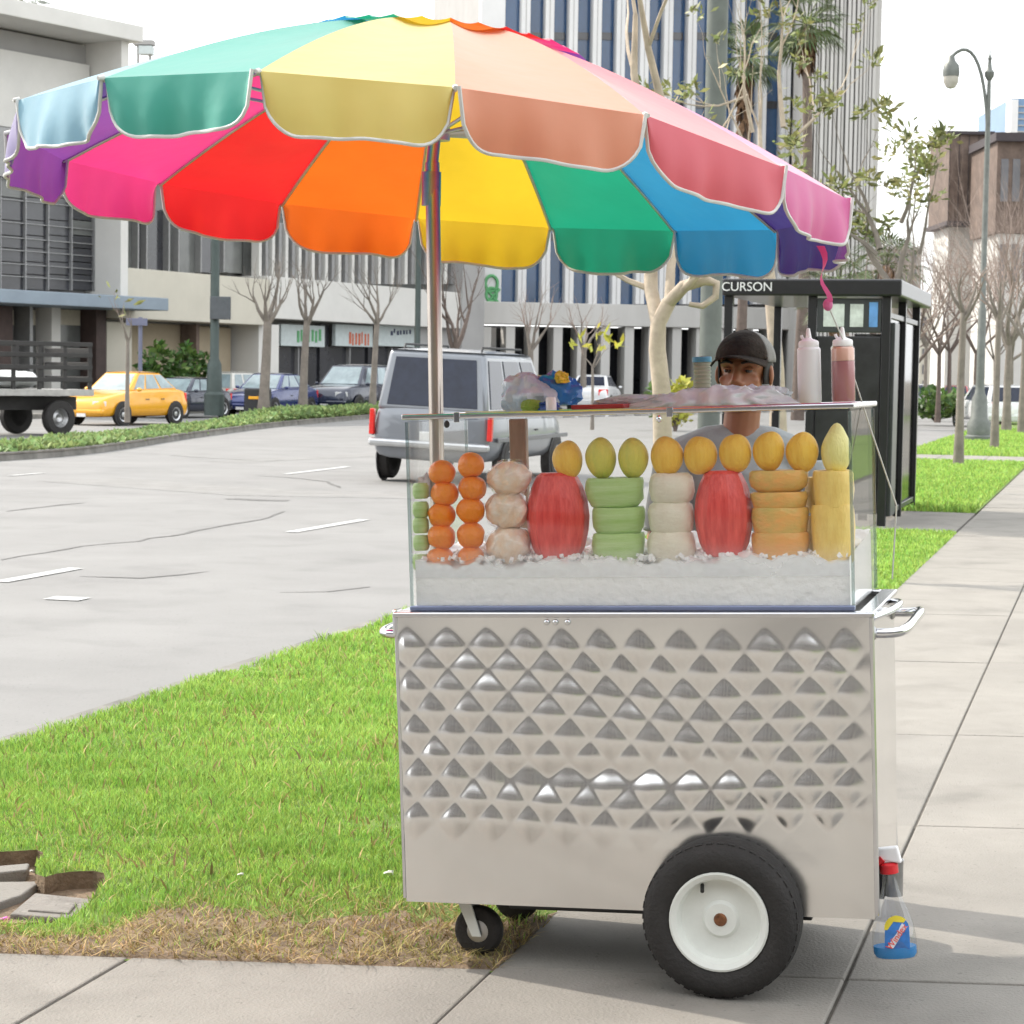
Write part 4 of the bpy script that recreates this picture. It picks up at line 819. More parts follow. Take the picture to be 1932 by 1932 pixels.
for i in range(16):
    c = SEQ[i % 8]; ph = pw.uniform(0, 6)
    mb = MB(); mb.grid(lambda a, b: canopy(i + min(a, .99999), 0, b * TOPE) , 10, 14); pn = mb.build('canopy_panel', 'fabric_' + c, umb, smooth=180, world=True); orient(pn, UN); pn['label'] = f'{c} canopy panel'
    A, B = UC + rim(i) * UR + UN * RDZ[i], UC + rim(i + 1) * UR + UN * RDZ[(i + 1) % 16]; out = (rim(i) + rim(i + 1)).normalized(); VH = .134
    def val(a, b, A=A, B=B, out=out, ph=ph, i=i):
        p = A.lerp(B, .008 + .984 * a); cut = 1.0
        e = min(a, 1 - a)
        if e < .22: cut = math.sqrt(max(0, 1 - ((.22 - e) / .22) ** 2.2)) * .86 + .14 * min(1, e / .02)
        h = VH * cut * b * (1 + .03 * math.sin(a * 9 + ph))
        rip = .010 * math.sin(a * 11 + ph) * b + .012 * b * b * math.sin(a * 5 + 2 * ph) + .005 * math.sin(a * 27 + ph) * b
        q = p - Vector((0, 0, 1)) * h + out * (rip + .012 * math.sin(math.pi * b * .7))
        return q
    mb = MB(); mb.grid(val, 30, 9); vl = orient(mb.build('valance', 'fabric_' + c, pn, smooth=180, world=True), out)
    mb = MB(); mb.tube([val(k / 36, 1.0) for k in range(37)], .0045, 6); mb.build('piping', 'piping', vl, smooth=60, world=True)
    # seam hem and rib below each seam
    mb = MB(); mb.tube([canopy(i, 0, e_) - UN * .006 for e_ in np.linspace(.0, .71, 9)], .0055, 6); rb = mb.build('rib', 'rib_metal', umb, smooth=60, world=True)
    mb = MB(); mb.tube([canopy(i, 0, 0), UC + rim(i) * (UR + .016) + UN * (RDZ[i] - .004)], [.007, .005], 8); mb.build('rib_tip', 'piping', rb, smooth=60, world=True)
    mid = canopy(i, 0, .40) - UN * .008
    mb = MB(); mb.tube([mid, UC + UN * .10 + rim(i) * .03], .005, 6); mb.build('strut', 'rib_metal', umb, smooth=60, world=True)
# vented cap with scalloped edge
for i in range(16):
    c = SEQ[i % 8]
    def capf(a, b, i=i):
        r = rim(i).lerp(rim(i + 1), a); pr_ = (1 - b) * .335
        sc_ = 1 + (.07 * abs(math.sin(2 * math.pi * a)) if b < .01 else 0)
        return UC + r * UR * pr_ * sc_ + UN * (UHgt * (1 - .335 ** 1.55) + .034 - .02 * (pr_ / .335) ** 1.5 - (.014 * abs(math.sin(2 * math.pi * a)) if b < .01 else 0))
    mb = MB(); mb.grid(capf, 12, 6); orient(mb.build('vent_panel', 'fabric_' + c, umb, smooth=180, world=True), UN)
mb = MB(); mb.lathe([(.001, .03), (.014, .025), (.02, .0), (.012, -.02)], 14, Matrix.Rotation(0, 3, 'X'), UC + UN * (UHgt * .82 + .02)); mb.build('finial', 'black_plastic', umb, smooth=50, world=True)
mb = MB(); mb.tube([pole_base, UC + UN * .02 + Vector((-.0, -.0, 0))], [.0195, .0195], 18); mb.build('pole', 'pole_metal', umb, smooth=60, world=True)
mb = MB(); mb.tube([UC + UN * .0, UC + UN * (UHgt * .82 + .01)], .0165, 16); mb.build('upper_pole', 'pole_metal', umb, smooth=60, world=True)
mb = MB(); mb.lathe([(.022, -.02), (.04, -.02), (.04, .02), (.022, .02)], 20, None, UC + UN * .1); mb.build('runner', 'rib_metal', umb, smooth=40, world=True)
mb = MB(); mb.lathe([(.02, -.045), (.026, -.045), (.026, .045), (.02, .045)], 18, None, UC - Vector((0, 0, .05))); mb.build('tilt_joint', 'steel_dull', umb, smooth=40, world=True)
# pink tie ribbon and its string down to the cart
rk = UC + rim(6.0) * UR; rk = (UC + rim(5).lerp(rim(6), .62) * UR) - Vector((0, 0, .17))
end = at(1562, 575, rk.y + .12)
mb = MB()
P = [rk.lerp(end, k / 10) + Vector((.008 * math.sin(k * .9), 0, -.006 * math.sin(k * math.pi / 10))) for k in range(11)]
vs = []; 
for k, p in enumerate(P):
    w_ = .010 * (1 - .35 * k / 10); tw = k * .35; d = Vector((math.cos(tw), math.sin(tw), 0)) * w_; vs += [p - d, p + d]
mb.add(vs, [(2 * k, 2 * k + 1, 2 * k + 3, 2 * k + 2) for k in range(10)])
mb.ball(end, (.013, .01, .016), 8, 6); rib = mb.build('tie_ribbon', 'fabric_magenta', umb, smooth=60, world=True, recalc=False)
cend = CM @ Vector((X1 - .02, .35, GZ1)); 
mb = MB(); mb.tube([end, at(1590, 640, cend.y - .05), at(1612, 715, cend.y), CM @ Vector((GX1 + .02, .4, 1.40)), CM @ Vector((X1 + .03, .5, 1.2)), CM @ Vector((X1 + .01, .55, 1.0))], .0022, 5); mb.build('cord', 'piping', umb, smooth=60, world=True)
# ================================================================== VENDOR
mat('skin', (.33, .14, .07), .5, var=.10, scale=9, sss=.0); mat('lips', (.22, .06, .05), .45); mat('hair_black', (.012, .010, .009), .6, var=.3)
mat('cap_black', (.045, .037, .031), .95, var=.35, scale=30, spec=.1, bump=.5, bscale=90); mat('cap_grey', (.22, .215, .20), .8, var=.15, scale=60, bump=.4, bscale=200)
mat('eye_white', (.13, .1, .085), .35, var=.05); mat('iris', (.02, .012, .008), .2); mat('shirt_teal', (.33, .36, .37), .85, var=.15, scale=14, bump=.3); mat('trousers', (.03, .035, .05), .85, var=.2, scale=12, bump=.3); mat('shoe', (.02, .018, .016), .6)
HP = at(1404, 700, 6.32)       # between the eyes
feet = Vector((HP.x, HP.y + .02, 0)); EYEZ = HP.z
man = thing('person', 'person in a dark cap with grey sides standing behind the cart', 'person', feet, R(0))
HY = R(-20)                     # head turned towards the left of the photo
Hc = Vector((0, 0, EYEZ - .0)); HM = Matrix.Rotation(HY, 3, 'Z')
def hp(x, y, z): return Hc + HM @ Vector((x, y, z))     # face looks along -Y
b_ = MB()
b_.ball(hp(0, .022, .025), (.075, .096, .082), 24, 16, None, HM)            # skull
b_.ball(hp(0, -.018, -.045), (.061, .068, .072), 22, 14, None, HM)          # face and jaw
b_.ball(hp(0, -.052, -.088), (.032, .03, .025), 14, 10, None, HM)           # chin
b_.tube([hp(0, -.072, .016), hp(0, -.086, -.012), hp(0, -.1, -.036)], [.009, .012, .015], 10)   # nose bridge to tip
for sg in (-1, 1):
    b_.ball(hp(sg * .014, -.086, -.038), (.011, .012, .009), 8, 6)          # nostril wings
    b_.tube([hp(sg * .012, -.072, .02), hp(sg * .035, -.068, .025), hp(sg * .056, -.048, .018)], [.009, .010, .008], 8)   # brow
    b_.ball(hp(sg * .043, -.052, -.028), (.02, .012, .016), 12, 8)          # cheekbone
    b_.ball(hp(sg * .079, .018, -.012), (.010, .020, .033), 12, 8, None, HM @ Matrix.Rotation(sg * R(18), 3, 'Z'))        # ear
b_.ball(hp(0, -.078, -.066), (.026, .011, .010), 12, 8)                     # mouth
b_.tube([hp(0, .02, -.06), (0, .03, EYEZ - .17), (0, .035, EYEZ - .22)], [.056, .055, .062], 14)          # neck
SH = EYEZ - .245                                                            # shoulder height
b_.tube([(0, .035, SH + .02), (0, .04, SH - .06), (0, .04, SH - .2), (0, .035, SH - .36), (0, .04, SH - .5)], [.10, .165, .155, .14, .155], 20, flat=.68)
b_.tube([(-.19, .04, SH - .02), (-.09, .04, SH + .015), (0, .04, SH + .02), (.09, .04, SH + .015), (.19, .04, SH - .02)], [.055, .06, .065, .06, .055], 12)
HIP = SH - .52
for sg in (-1, 1):
    sh, el, wr = Vector((sg * .195, .04, SH - .03)), Vector((sg * .245, .0, SH - .30)), Vector((sg * .15, -.17, SH - .40))
    b_.tube([sh, sh.lerp(el, .5), el, el.lerp(wr, .4), wr], [.052, .047, .04, .038, .026], 12)
    hd = (wr - el).normalized(); side = Vector((-sg, 0, 0)); pc = wr + hd * .05
    b_.ball(pc, (.036, .045, .018), 12, 8)
    for q, (off, ln_) in enumerate(((-.026, .062), (-.009, .075), (.009, .07), (.026, .055))):
        k0 = pc + Vector((off, 0, 0)) + hd * .035; k1 = k0 + hd * ln_ * .5 + Vector((0, 0, -.008)); k2 = k1 + hd * ln_ * .35 + Vector((0, 0, -.026))
        b_.tube([k0, k1, k2], [.009, .0085, .0075], 8)
    t0 = pc + side * .03 - hd * .02; b_.tube([t0, t0 + side * .025 + hd * .02, t0 + side * .03 + hd * .05 + Vector((0, 0, -.01))], [.011, .01, .0085], 8)
    hp_, kn, an = Vector((sg * .095, .04, HIP)), Vector((sg * .105, .02, HIP * .53)), Vector((sg * .11, .05, .085))
    b_.tube([hp_ + Vector((0, 0, .06)), hp_, hp_.lerp(kn, .5), kn, kn.lerp(an, .35), an], [.09, .088, .074, .056, .055, .037], 14)
    b_.tube([an + Vector((0, .03, -.045)), an + Vector((0, -.06, -.05)), an + Vector((sg * .01, -.15, -.06))], [.036, .036, .026], 10)
tmp = b_.build('body', 'skin', man, recalc=True)
def remeshed(o, vox, sm=4, fac=.5):
    r_ = o.modifiers.new('r', 'REMESH'); r_.mode = 'VOXEL'; r_.voxel_size = vox
    s_ = o.modifiers.new('s', 'SMOOTH'); s_.iterations = sm; s_.factor = fac
    dg = bpy.context.evaluated_depsgraph_get(); me = bpy.data.meshes.new_from_object(o.evaluated_get(dg)); old = o.data; o.modifiers.clear(); o.data = me; bpy.data.meshes.remove(old)
    me.shade_smooth(); return o
remeshed(tmp, .005, 7)
for sg in (-1, 1):
    e_ = MB(); e_.ball(hp(sg * .032, -.0655, 0), (.0115, .009, .0058), 12, 8, None, HM); ey = e_.build('eye', 'eye_white', man, smooth=60)
    e_ = MB(); e_.ball(hp(sg * .032 - .002, -.0725, 0), (.0055, .004, .0058), 10, 7, None, HM); e_.build('iris', 'iris', ey, smooth=60)
    e_ = MB(); e_.tube([hp(sg * .013, -.0825, .0225), hp(sg * .034, -.0785, .029), hp(sg * .057, -.057, .022)], [.003, .0048, .002], 8); e_.build('eyebrow', 'hair_black', man, smooth=60)
    e_ = MB(); e_.ball(hp(sg * .032, -.067, .0065), (.0155, .0095, .0045), 12, 6, None, HM); e_.build('eyelid', 'skin', man, smooth=60)
e_ = MB(); e_.ball(hp(0, -.086, -.066), (.022, .006, .007), 12, 8, None, HM); e_.build('lips', 'lips', man, smooth=60)
# hair at the sides, cap crown, grey side panels, brim
def shell(fn, nu, nv, th, nm, m, parent):
    o_ = MB(); o_.grid(fn, nu, nv); o = o_.build(nm, m, parent, smooth=70); md = o.modifiers.new('so', 'SOLIDIFY'); md.thickness = th; md.offset = 0; return o
def hshell(th0, th1, z0, z1, g):
    def f(a, b):
        th = th0 + (th1 - th0) * a; z = z0 + (z1 - z0) * b; r = math.sqrt(max(0.0, 1 - (z / .090) ** 2)) if z > 0 else 1 + z * .5
        return hp((.080 + g) * r * math.sin(th), .022 - (.101 + g) * r * math.cos(th), .032 + z)
    return f
shell(hshell(R(62), R(298), -.07, .03, -.002), 30, 6, .006, 'hair', 'hair_black', man)
cap = shell(hshell(R(-62), R(62), 0.004, .0885, .008), 26, 10, .003, 'cap', 'cap_black', man)
shell(hshell(R(62), R(180), -.004, .0885, .0085), 22, 10, .003, 'cap_side', 'cap_grey', cap)
shell(hshell(R(180), R(298), -.004, .0885, .0085), 22, 10, .003, 'cap_side', 'cap_grey', cap)
def brim(a, b):
    th = R(-66) + R(132) * a; ext = b * .08 * math.cos(th) ** .7 if abs(math.cos(th)) > 0 else 0
    return hp((.088) * math.sin(th) * (1 + b * .04), .022 - .109 * math.cos(th) - ext, .044 - .004 * b - .034 * (math.sin(th) ** 2) * (.5 + .5 * b))
shell(brim, 24, 6, .004, 'brim', 'cap_black', cap)
b_ = MB(); b_.ball(hp(0, .022, .121), (.008, .008, .005), 10, 6); b_.build('cap_button', 'cap_black', cap, smooth=60)
# shirt and trousers follow the body
b_ = MB(); b_.tube([(0, .035, SH + .03), (0, .04, SH - .06), (0, .04, SH - .2), (0, .035, SH - .36), (0, .04, SH - .54), (0, .04, SH - .58)], [.10, .178, .17, .158, .172, .175], 24, flat=.70)
b_.tube([(-.2, .04, SH - .03), (-.09, .04, SH + .012), (0, .04, SH + .02), (.09, .04, SH + .012), (.2, .04, SH - .03)], [.066, .07, .072, .07, .066], 14)
for sg in (-1, 1):
    sh, el = Vector((sg * .195, .04, SH - .03)), Vector((sg * .245, .0, SH - .30)); b_.tube([sh, sh.lerp(el, .5), sh.lerp(el, .8)], [.066, .062, .06], 14)
remeshed(b_.build('shirt', 'shirt_teal', man), .008, 3)
b_ = MB()
for sg in (-1, 1):
    hp_, kn, an = Vector((sg * .095, .04, HIP)), Vector((sg * .105, .02, HIP * .53)), Vector((sg * .11, .05, .085))
    b_.tube([hp_ + Vector((0, 0, .10)), hp_, hp_.lerp(kn, .5), kn, kn.lerp(an, .5), an + Vector((0, 0, -.02))], [.104, .1, .088, .072, .066, .06], 16)
b_.ball((0, .04, HIP + .06), (.165, .125, .09), 16, 10)
remeshed(b_.build('trousers', 'trousers', man), .009, 3)
for sg in (-1, 1):
    an = Vector((sg * .11, .05, .085)); b_ = MB(); b_.tube([an + Vector((0, .05, -.04)), an + Vector((0, -.06, -.042)), an + Vector((sg * .01, -.14, -.05)), an + Vector((sg * .01, -.18, -.058))], [.04, .045, .036, .02], 12); b_.build('shoe', 'shoe', man, smooth=60)
# ================================================================== VEHICLES
mat('car_yellow', (.80, .38, .02), .22, .1, var=.04, coat=.7); mat('car_blue', (.03, .045, .16), .2, .3, var=.06, coat=.8); mat('car_navy', (.018, .025, .05), .2, .3, var=.06, coat=.8)
mat('car_white', (.72, .73, .74), .25, .0, var=.04, coat=.7); mat('car_beige', (.55, .54, .50), .3, .2, var=.05, coat=.6); mat('car_silver', (.45, .47, .49), .28, .5, var=.05, coat=.6); mat('car_red', (.35, .02, .02), .25, .1, coat=.7); mat('car_dark', (.03, .032, .036), .25, .3, coat=.7)
mat('van_silver', (.225, .24, .265), .3, .35, var=.05, scale=2, coat=.5); mat('van_lower', (.16, .16, .17), .4, .2, var=.08)
mat('dark_trim', (.022, .022, .024), .6, var=.2); mat('tail_red', (.75, .02, .015), .25, coat=.6, var=.08, scale=20); mat('head_clear', (.75, .76, .76), .15, .3, coat=.8); mat('amber', (.85, .40, .03), .25, coat=.6); mat('plate', (.78, .78, .76), .5, var=.08, scale=30); mat('alloy', (.58, .59, .60), .3, .9, var=.08); mat('seat_dark', (.03, .03, .03), .9)
mat('auto_glass', (.018, .024, .045), .06, .0, var=.25, spec=.35); mat('auto_glass_light', (.26, .33, .35), .06, .0, var=.3, scale=2, spec=.8)
def lerp_tab(tab, x):
    for (a, va), (b, vb) in zip(tab, tab[1:]):
        if x <= b: k = (x - a) / (b - a); return va + (vb - va) * k
    return tab[-1][1]
def car(label, cat, loc, yaw, L, W, H, paint, style='sedan', glass_m='auto_glass', wheel_r=.31, pitch=0, group=None, name='car', fog=False, tall=None):
    c = thing(name, label, cat, loc, 0, group); c.rotation_euler = (0, pitch, yaw)
    ST = {'sedan': dict(top=[(0, .50), (.02, .62), (.10, .67), (.2, .68), (.45, .665), (.66, .65), (.78, .60), (.92, .53), (.98, .45), (1, .36)], gb=(.13, .70), gr=(.29, .54), sp=(.33, .52, .62)),
          'coupe': dict(top=[(0, .52), (.02, .62), (.12, .68), (.25, .69), (.45, .66), (.62, .64), (.78, .58), (.92, .50), (.98, .42), (1, .34)], gb=(.12, .66), gr=(.32, .50), sp=(.30, .50, .58)),
          'suv': dict(top=[(0, .52), (.015, .60), (.1, .62), (.4, .62), (.7, .60), (.80, .585), (.93, .54), (.985, .46), (1, .34)], gb=(.01, .74), gr=(.07, .57), sp=(.2, .42, .62)),
          'van': dict(top=[(0, .50), (.012, .56), (.1, .57), (.5, .57), (.72, .56), (.82, .53), (.93, .48), (.985, .42), (1, .30)], gb=(.006, .80), gr=(.035, .60), sp=(.245, .52, .70))}[style]
    zlo = .155 * H if style != 'van' else .17 * H
    wtab = [(0, .86), (.03, .95), (.12, .99), (.3, 1), (.7, 1), (.86, .97), (.96, .88), (1, .74)]
    xs = [0, .012, .04, .1, .18, .28, .38, .5, .6, .68, .75, .82, .89, .94, .975, 1]
    mb = MB(); rings = []
    for x in xs:
        zt = lerp_tab(ST['top'], x) * H; w_ = lerp_tab(wtab, x) * W / 2; X = (x - .5) * L; zb = zlo + (.05 * H if x in (0, 1) else 0)
        zm = zb + (zt - zb) * .55
        rings.append([Vector((X, -w_ * .55, zb - .005)), Vector((X, -w_ * .94, zb + .01)), Vector((X, -w_ * 1.0, zb + (zm - zb) * .45)), Vector((X, -w_ * 1.0, zm)), Vector((X, -w_ * .965, zt - .06 * H * .4)), Vector((X, -w_ * .90, zt)), Vector((X, -w_ * .45, zt + .012 * H)), Vector((X, 0, zt + .016 * H))])
    for r_ in rings: r_ += [Vector((p.x, -p.y, p.z)) for p in reversed(r_[:-1])]
    n_ = len(rings[0]); mb.add([p for r_ in rings for p in r_], [(i * n_ + k, i * n_ + (k + 1) % n_, (i + 1) * n_ + (k + 1) % n_, (i + 1) * n_ + k) for i in range(len(rings) - 1) for k in range(n_)] + [tuple(range(n_)), tuple((len(rings) - 1) * n_ + k for k in range(n_ - 1, -1, -1))])
    body = mb.build('body', paint, c, smooth=45, subsurf=1)
    # cabin
    (b0, b1), (r0, r1) = ST['gb'], ST['gr']; bw = .885 * W / 2; rw = (.68 if style != 'van' else .76) * W / 2; hb = lambda x: lerp_tab(ST['top'], x) * H - .015
    X = lambda x: (x - .5) * L
    BL, BR_, FL, FR = [Vector((X(x), sy * bw, hb(x))) for x, sy in ((b0, 1), (b0, -1), (b1, 1), (b1, -1))]
    tBL, tBR, tFL, tFR = [Vector((X(x), sy * rw, H * .975)) for x, sy in ((r0, 1), (r0, -1), (r1, 1), (r1, -1))]
    cb = MB(); cb.hexa([BR_, FR, FL, BL, tBR, tFR, tFL, tBL]); cab = cb.build('cabin', paint, c, bevel=.05 if style != 'van' else .07, smooth=40)
    rf = MB(); rf.grid(lambda a, b: tBR.lerp(tFR, a).lerp(tBL.lerp(tFL, a), b) + Vector((0, 0, H * .025 * math.sin(math.pi * a) ** .5 * math.sin(math.pi * b) ** .5)), 8, 8); rf.build('roof', paint, cab, smooth=80)
    def pane(nm, q, a0, a1, c0, c1, off=.012):     # q: bottom-left, bottom-right, top-right, top-left
        f = lambda a, t: q[0].lerp(q[1], a).lerp(q[3].lerp(q[2], a), t)
        nn = (q[1] - q[0]).cross(q[3] - q[0]).normalized(); ctr = (q[0] + q[1] + q[2] + q[3]) / 4
        if nn.dot(ctr - Vector((0, 0, H * .6))) < 0: nn = -nn
        pp = [f(a0, c0), f(a1, c0), f(a1, c1), f(a0, c1)]; p_ = MB(); p_.hexa([p + nn * .002 for p in pp] + [p + nn * off for p in pp]); return p_.build(nm, glass_m, c, bevel=.004)
    pane('windshield', [FR, FL, tFL, tFR], .07, .93, .06, .90); pane('rear_window', [BL, BR_, tBR, tBL], .09, .91, .10, .88)
    for q in ([BR_, FR, tFR, tBR], [FL, BL, tBL, tFL]):
        rev = q[0] is FL; xb = lambda x: (x - b0) / (b1 - b0); e = [xb(b0 + .02), xb(ST['sp'][0]), xb(ST['sp'][1]), xb(ST['sp'][2] + .05)]
        for a0, a1 in zip(e, e[1:]):
            a0, a1 = a0 + .022, a1 - .022
            if rev: a0, a1 = 1 - a1, 1 - a0
            pane('side_window', q, a0, a1, .10, .88)
    # wheels
    wx = (.185 * L, .80 * L) if style != 'van' else (.19 * L, .80 * L)
    tw = .2
    src = None
    for x in wx:
        for sy in (-1, 1):
            cx_ = x - L / 2; yy = sy * (W / 2 - tw / 2 + .005)
            a_ = MB(); a_.lathe([(.001, 0), (wheel_r * 1.16, 0), (wheel_r * 1.16, .02), (.001, .02)], 24, Matrix.Rotation(-sy * math.pi / 2, 3, 'X'), (cx_, sy * (W / 2 - .012), wheel_r * 1.03)); a_.build('wheel_arch', 'dark_trim', c, smooth=40)
            t_ = MB(); t_.lathe([(wheel_r * .62, -tw / 2), (wheel_r * .93, -tw / 2), (wheel_r, -tw * .36), (wheel_r, tw * .36), (wheel_r * .93, tw / 2), (wheel_r * .62, tw / 2), (wheel_r * .62, -tw / 2)], 24, Matrix.Rotation(-sy * math.pi / 2, 3, 'X'), (cx_, yy + sy * .025, wheel_r)); wh = t_.build('wheel', 'tyre', c, smooth=40)
            r_ = MB(); r_.lathe([(.001, tw * .40), (wheel_r * .16, tw * .42), (wheel_r * .3, tw * .34), (wheel_r * .55, tw * .40), (wheel_r * .63, tw * .5), (wheel_r * .63, tw * .2)], 20, Matrix.Rotation(-sy * math.pi / 2, 3, 'X'), (cx_, yy + sy * .025, wheel_r)); r_.build('rim', 'alloy', wh, smooth=35)
    zf = lerp_tab(ST['top'], .98) * H; zr = lerp_tab(ST['top'], .02) * H
    for sy in (-1, 1):
        h_ = MB(); h_.hexa([Vector((L * .5 * k, sy * W * y, z)) for z in (zf * .80, zf * .985) for k, y in ((.985, .22), (.92, .43), (.90, .43), (.94, .22))]); h_.build('headlight', 'head_clear', c, bevel=.01)
        if style == 'van': h_ = MB(); h_.box2((-L / 2 - .012, sy * (W / 2 - .105), H * .34), (-L / 2 + .08, sy * (W / 2 - .03), H * .53))
        else: h_ = MB(); h_.hexa([Vector((-L * .5 * k, sy * W * y, z)) for z in (zr * .70, zr * .97) for k, y in ((1.003, .27), (.93, .47), (.88, .47), (.96, .27))])
        h_.build('taillight', 'tail_red', c, bevel=.012)
        m_ = MB(); m_.ball((X(b1) - .12 * L * .5, sy * (W / 2 + .07), hb(b1) + .06), (.07, .09, .06), 10, 7); m_.build('mirror', paint if style != 'van' else 'dark_trim', c, smooth=50)
        if fog: m_ = MB(); m_.box((L * .485, sy * W * .33, zf * .55), (.08, .26, .07)); m_.build('fog_light', 'amber', c, bevel=.02)
        for dx in ((.34, .52) if style != 'coupe' else (.36,)):
            m_ = MB(); m_.box(((dx - .5) * L, sy * (W / 2 + .004), .56 * lerp_tab(ST['top'], dx) * H + .18), (.16, .02, .025)); m_.build('door_handle', 'dark_trim', c, bevel=.005)
    m_ = MB(); m_.box((L * .487, 0, zf * .66), (.05, W * .40, zf * .22)); m_.build('grille', 'dark_trim', c, bevel=.01)
    m_ = MB(); m_.box((L * .497, 0, zf * .44), (.02, .32, .12)); m_.build('plate', 'plate', c)
    m_ = MB(); m_.box((-L * .5 - .004, 0, zr * .62), (.02, .32, .15)); m_.build('plate', 'plate', c)
    for e, zz in ((1, .27), (-1, .30)):
        m_ = MB(); m_.box((e * (L * .5 - .09), 0, H * zz - .02), (.2, W * .84, .15)); m_.build('bumper', 'van_lower' if style == 'van' else paint, c, bevel=.05)
    return c
def face(u0, v, D_=None, z=-.15): p = G(u0, v, z); return (p.x, p.y, z)
# heading: yaw of +X. heading h degrees right of +Y -> yaw = 90-h
def yaw_h(h): return R(90 - h)
vanp = G(738, 893, -.15) * (33.0 / 35.2); vanp.z = -.06
h = 15.8; fwd = Vector((math.sin(R(h)), math.cos(R(h)), 0)); rgt = Vector((fwd.y, -fwd.x, 0)); VL, VW = 4.7, 2.02
vc = vanp + fwd * (VL * (.5 - .19)) + rgt * (VW / 2 - .12)
van = car('grey minivan with dark rear window driving away behind the cart', 'van', (vc.x, vc.y, -.15), yaw_h(h), VL, VW, 2.08, 'van_silver', 'van', 'auto_glass', .35, 0, name='minivan')
van.rotation_euler = (R(2.2), 0, yaw_h(h))
for sy in (-1, 1):
    m_ = MB(); m_.tube([(-1.9, sy * .62, 2.03), (-1.85, sy * .62, 2.11), (.3, sy * .62, 2.11), (.35, sy * .62, 2.03)], .018, 6); m_.build('roof_rail', 'dark_trim', van, smooth=50)
    m_ = MB(); m_.box((0, sy * (VW / 2 + .003), .72), (VL * .9, .02, .07)); m_.build('side_molding', 'van_lower', van, bevel=.008)
m_ = MB(); m_.box((-VL / 2 - .03, 0, .60), (.14, VW * .95, .12)); m_.build('step_bumper', 'alloy', van, bevel=.04)
def bycar(u, v, h, wheel_front=True, **k):
    p = G(u, v, -.15); return (p.x, p.y, -.15)
# far side of the street: cars come towards the left of the photo
H2 = 15.8 + 180 + 8
yc = G(236, 801, -.15); car('yellow car driving on the far side of the median', 'car', (yc.x, yc.y, -.15), yaw_h(H2 + 4), 4.1, 1.8, 1.6, 'car_yellow', 'sedan', 'auto_glass_light', .33, name='yellow_car')
yc = G(331, 792, -.15); car('dark blue car partly hidden behind the yellow car', 'car', (yc.x - .3, yc.y + 3.4, -.15), yaw_h(H2), 4.2, 1.72, 1.42, 'car_navy', 'sedan', 'auto_glass_light', .33)
yc = G(436, 782, -.15); car('pale beige wagon parked behind the green lamp post', 'car', (yc.x, yc.y + 5.0, -.15), yaw_h(15.8 + 12), 4.4, 1.8, 1.62, 'car_beige', 'suv', 'auto_glass_light', .33, name='wagon')
yc = G(474, 788, -.15); car('dark blue sedan with amber fog lights facing the median', 'car', (yc.x + .3, yc.y + 3.2, -.15), yaw_h(H2 - 2), 4.6, 1.9, 1.6, 'car_blue', 'sedan', 'auto_glass_light', .33, name='sedan', fog=True)
yc = G(642, 786, -.15); car('dark navy sport utility vehicle beside the tan young tree', 'car', (yc.x + .2, yc.y + 3.0, -.15), yaw_h(H2 - 2), 4.8, 2.05, 1.98, 'car_navy', 'suv', 'auto_glass_light', .38, name='suv')
yc = G(1146, 776, -.15); car('white sedan seen from behind above the cart top', 'car', (yc.x - .5, yc.y + 2.0, -.15), yaw_h(15.8 - 4), 4.9, 2.05, 1.72, 'car_white', 'sedan', 'auto_glass', .36, name='sedan')
yc = G(1192, 757, -.15); car('white car ahead of the white sedan, half hidden by the tree trunk', 'car', (yc.x + .6, yc.y + 6, -.15), yaw_h(15.8 + 175), 4.8, 2.0, 1.95, 'car_white', 'suv', 'auto_glass', .36)
yc = G(1868, 806, -.15); car('white sport utility vehicle parked behind the right lamp post', 'car', (yc.x, yc.y, -.15), yaw_h(15.8 - 20), 4.6, 1.85, 1.6, 'car_white', 'suv', 'auto_glass', .34, name='suv')
yc = G(1803, 775, -.15); car('dark red car parked far down the street', 'car', (yc.x, yc.y, -.15), yaw_h(15.8 + 180), 4.4, 1.8, 1.45, 'car_red', 'sedan', 'auto_glass', .33)
yc = G(1738, 782, -.15); car('dark car far down the street beside the shelter post', 'car', (yc.x, yc.y, -.15), yaw_h(15.8 + 180), 4.4, 1.8, 1.5, 'car_dark', 'sedan', 'auto_glass', .33)
# ---- flatbed stake truck, cab at the left edge
tp = G(70, 820, -.15); TH = 180 + 15.8 + 26; tr_ = thing('stake_truck', 'flatbed stake truck with pale cab at the left edge', 'truck', (tp.x, tp.y, -.15), yaw_h(TH))
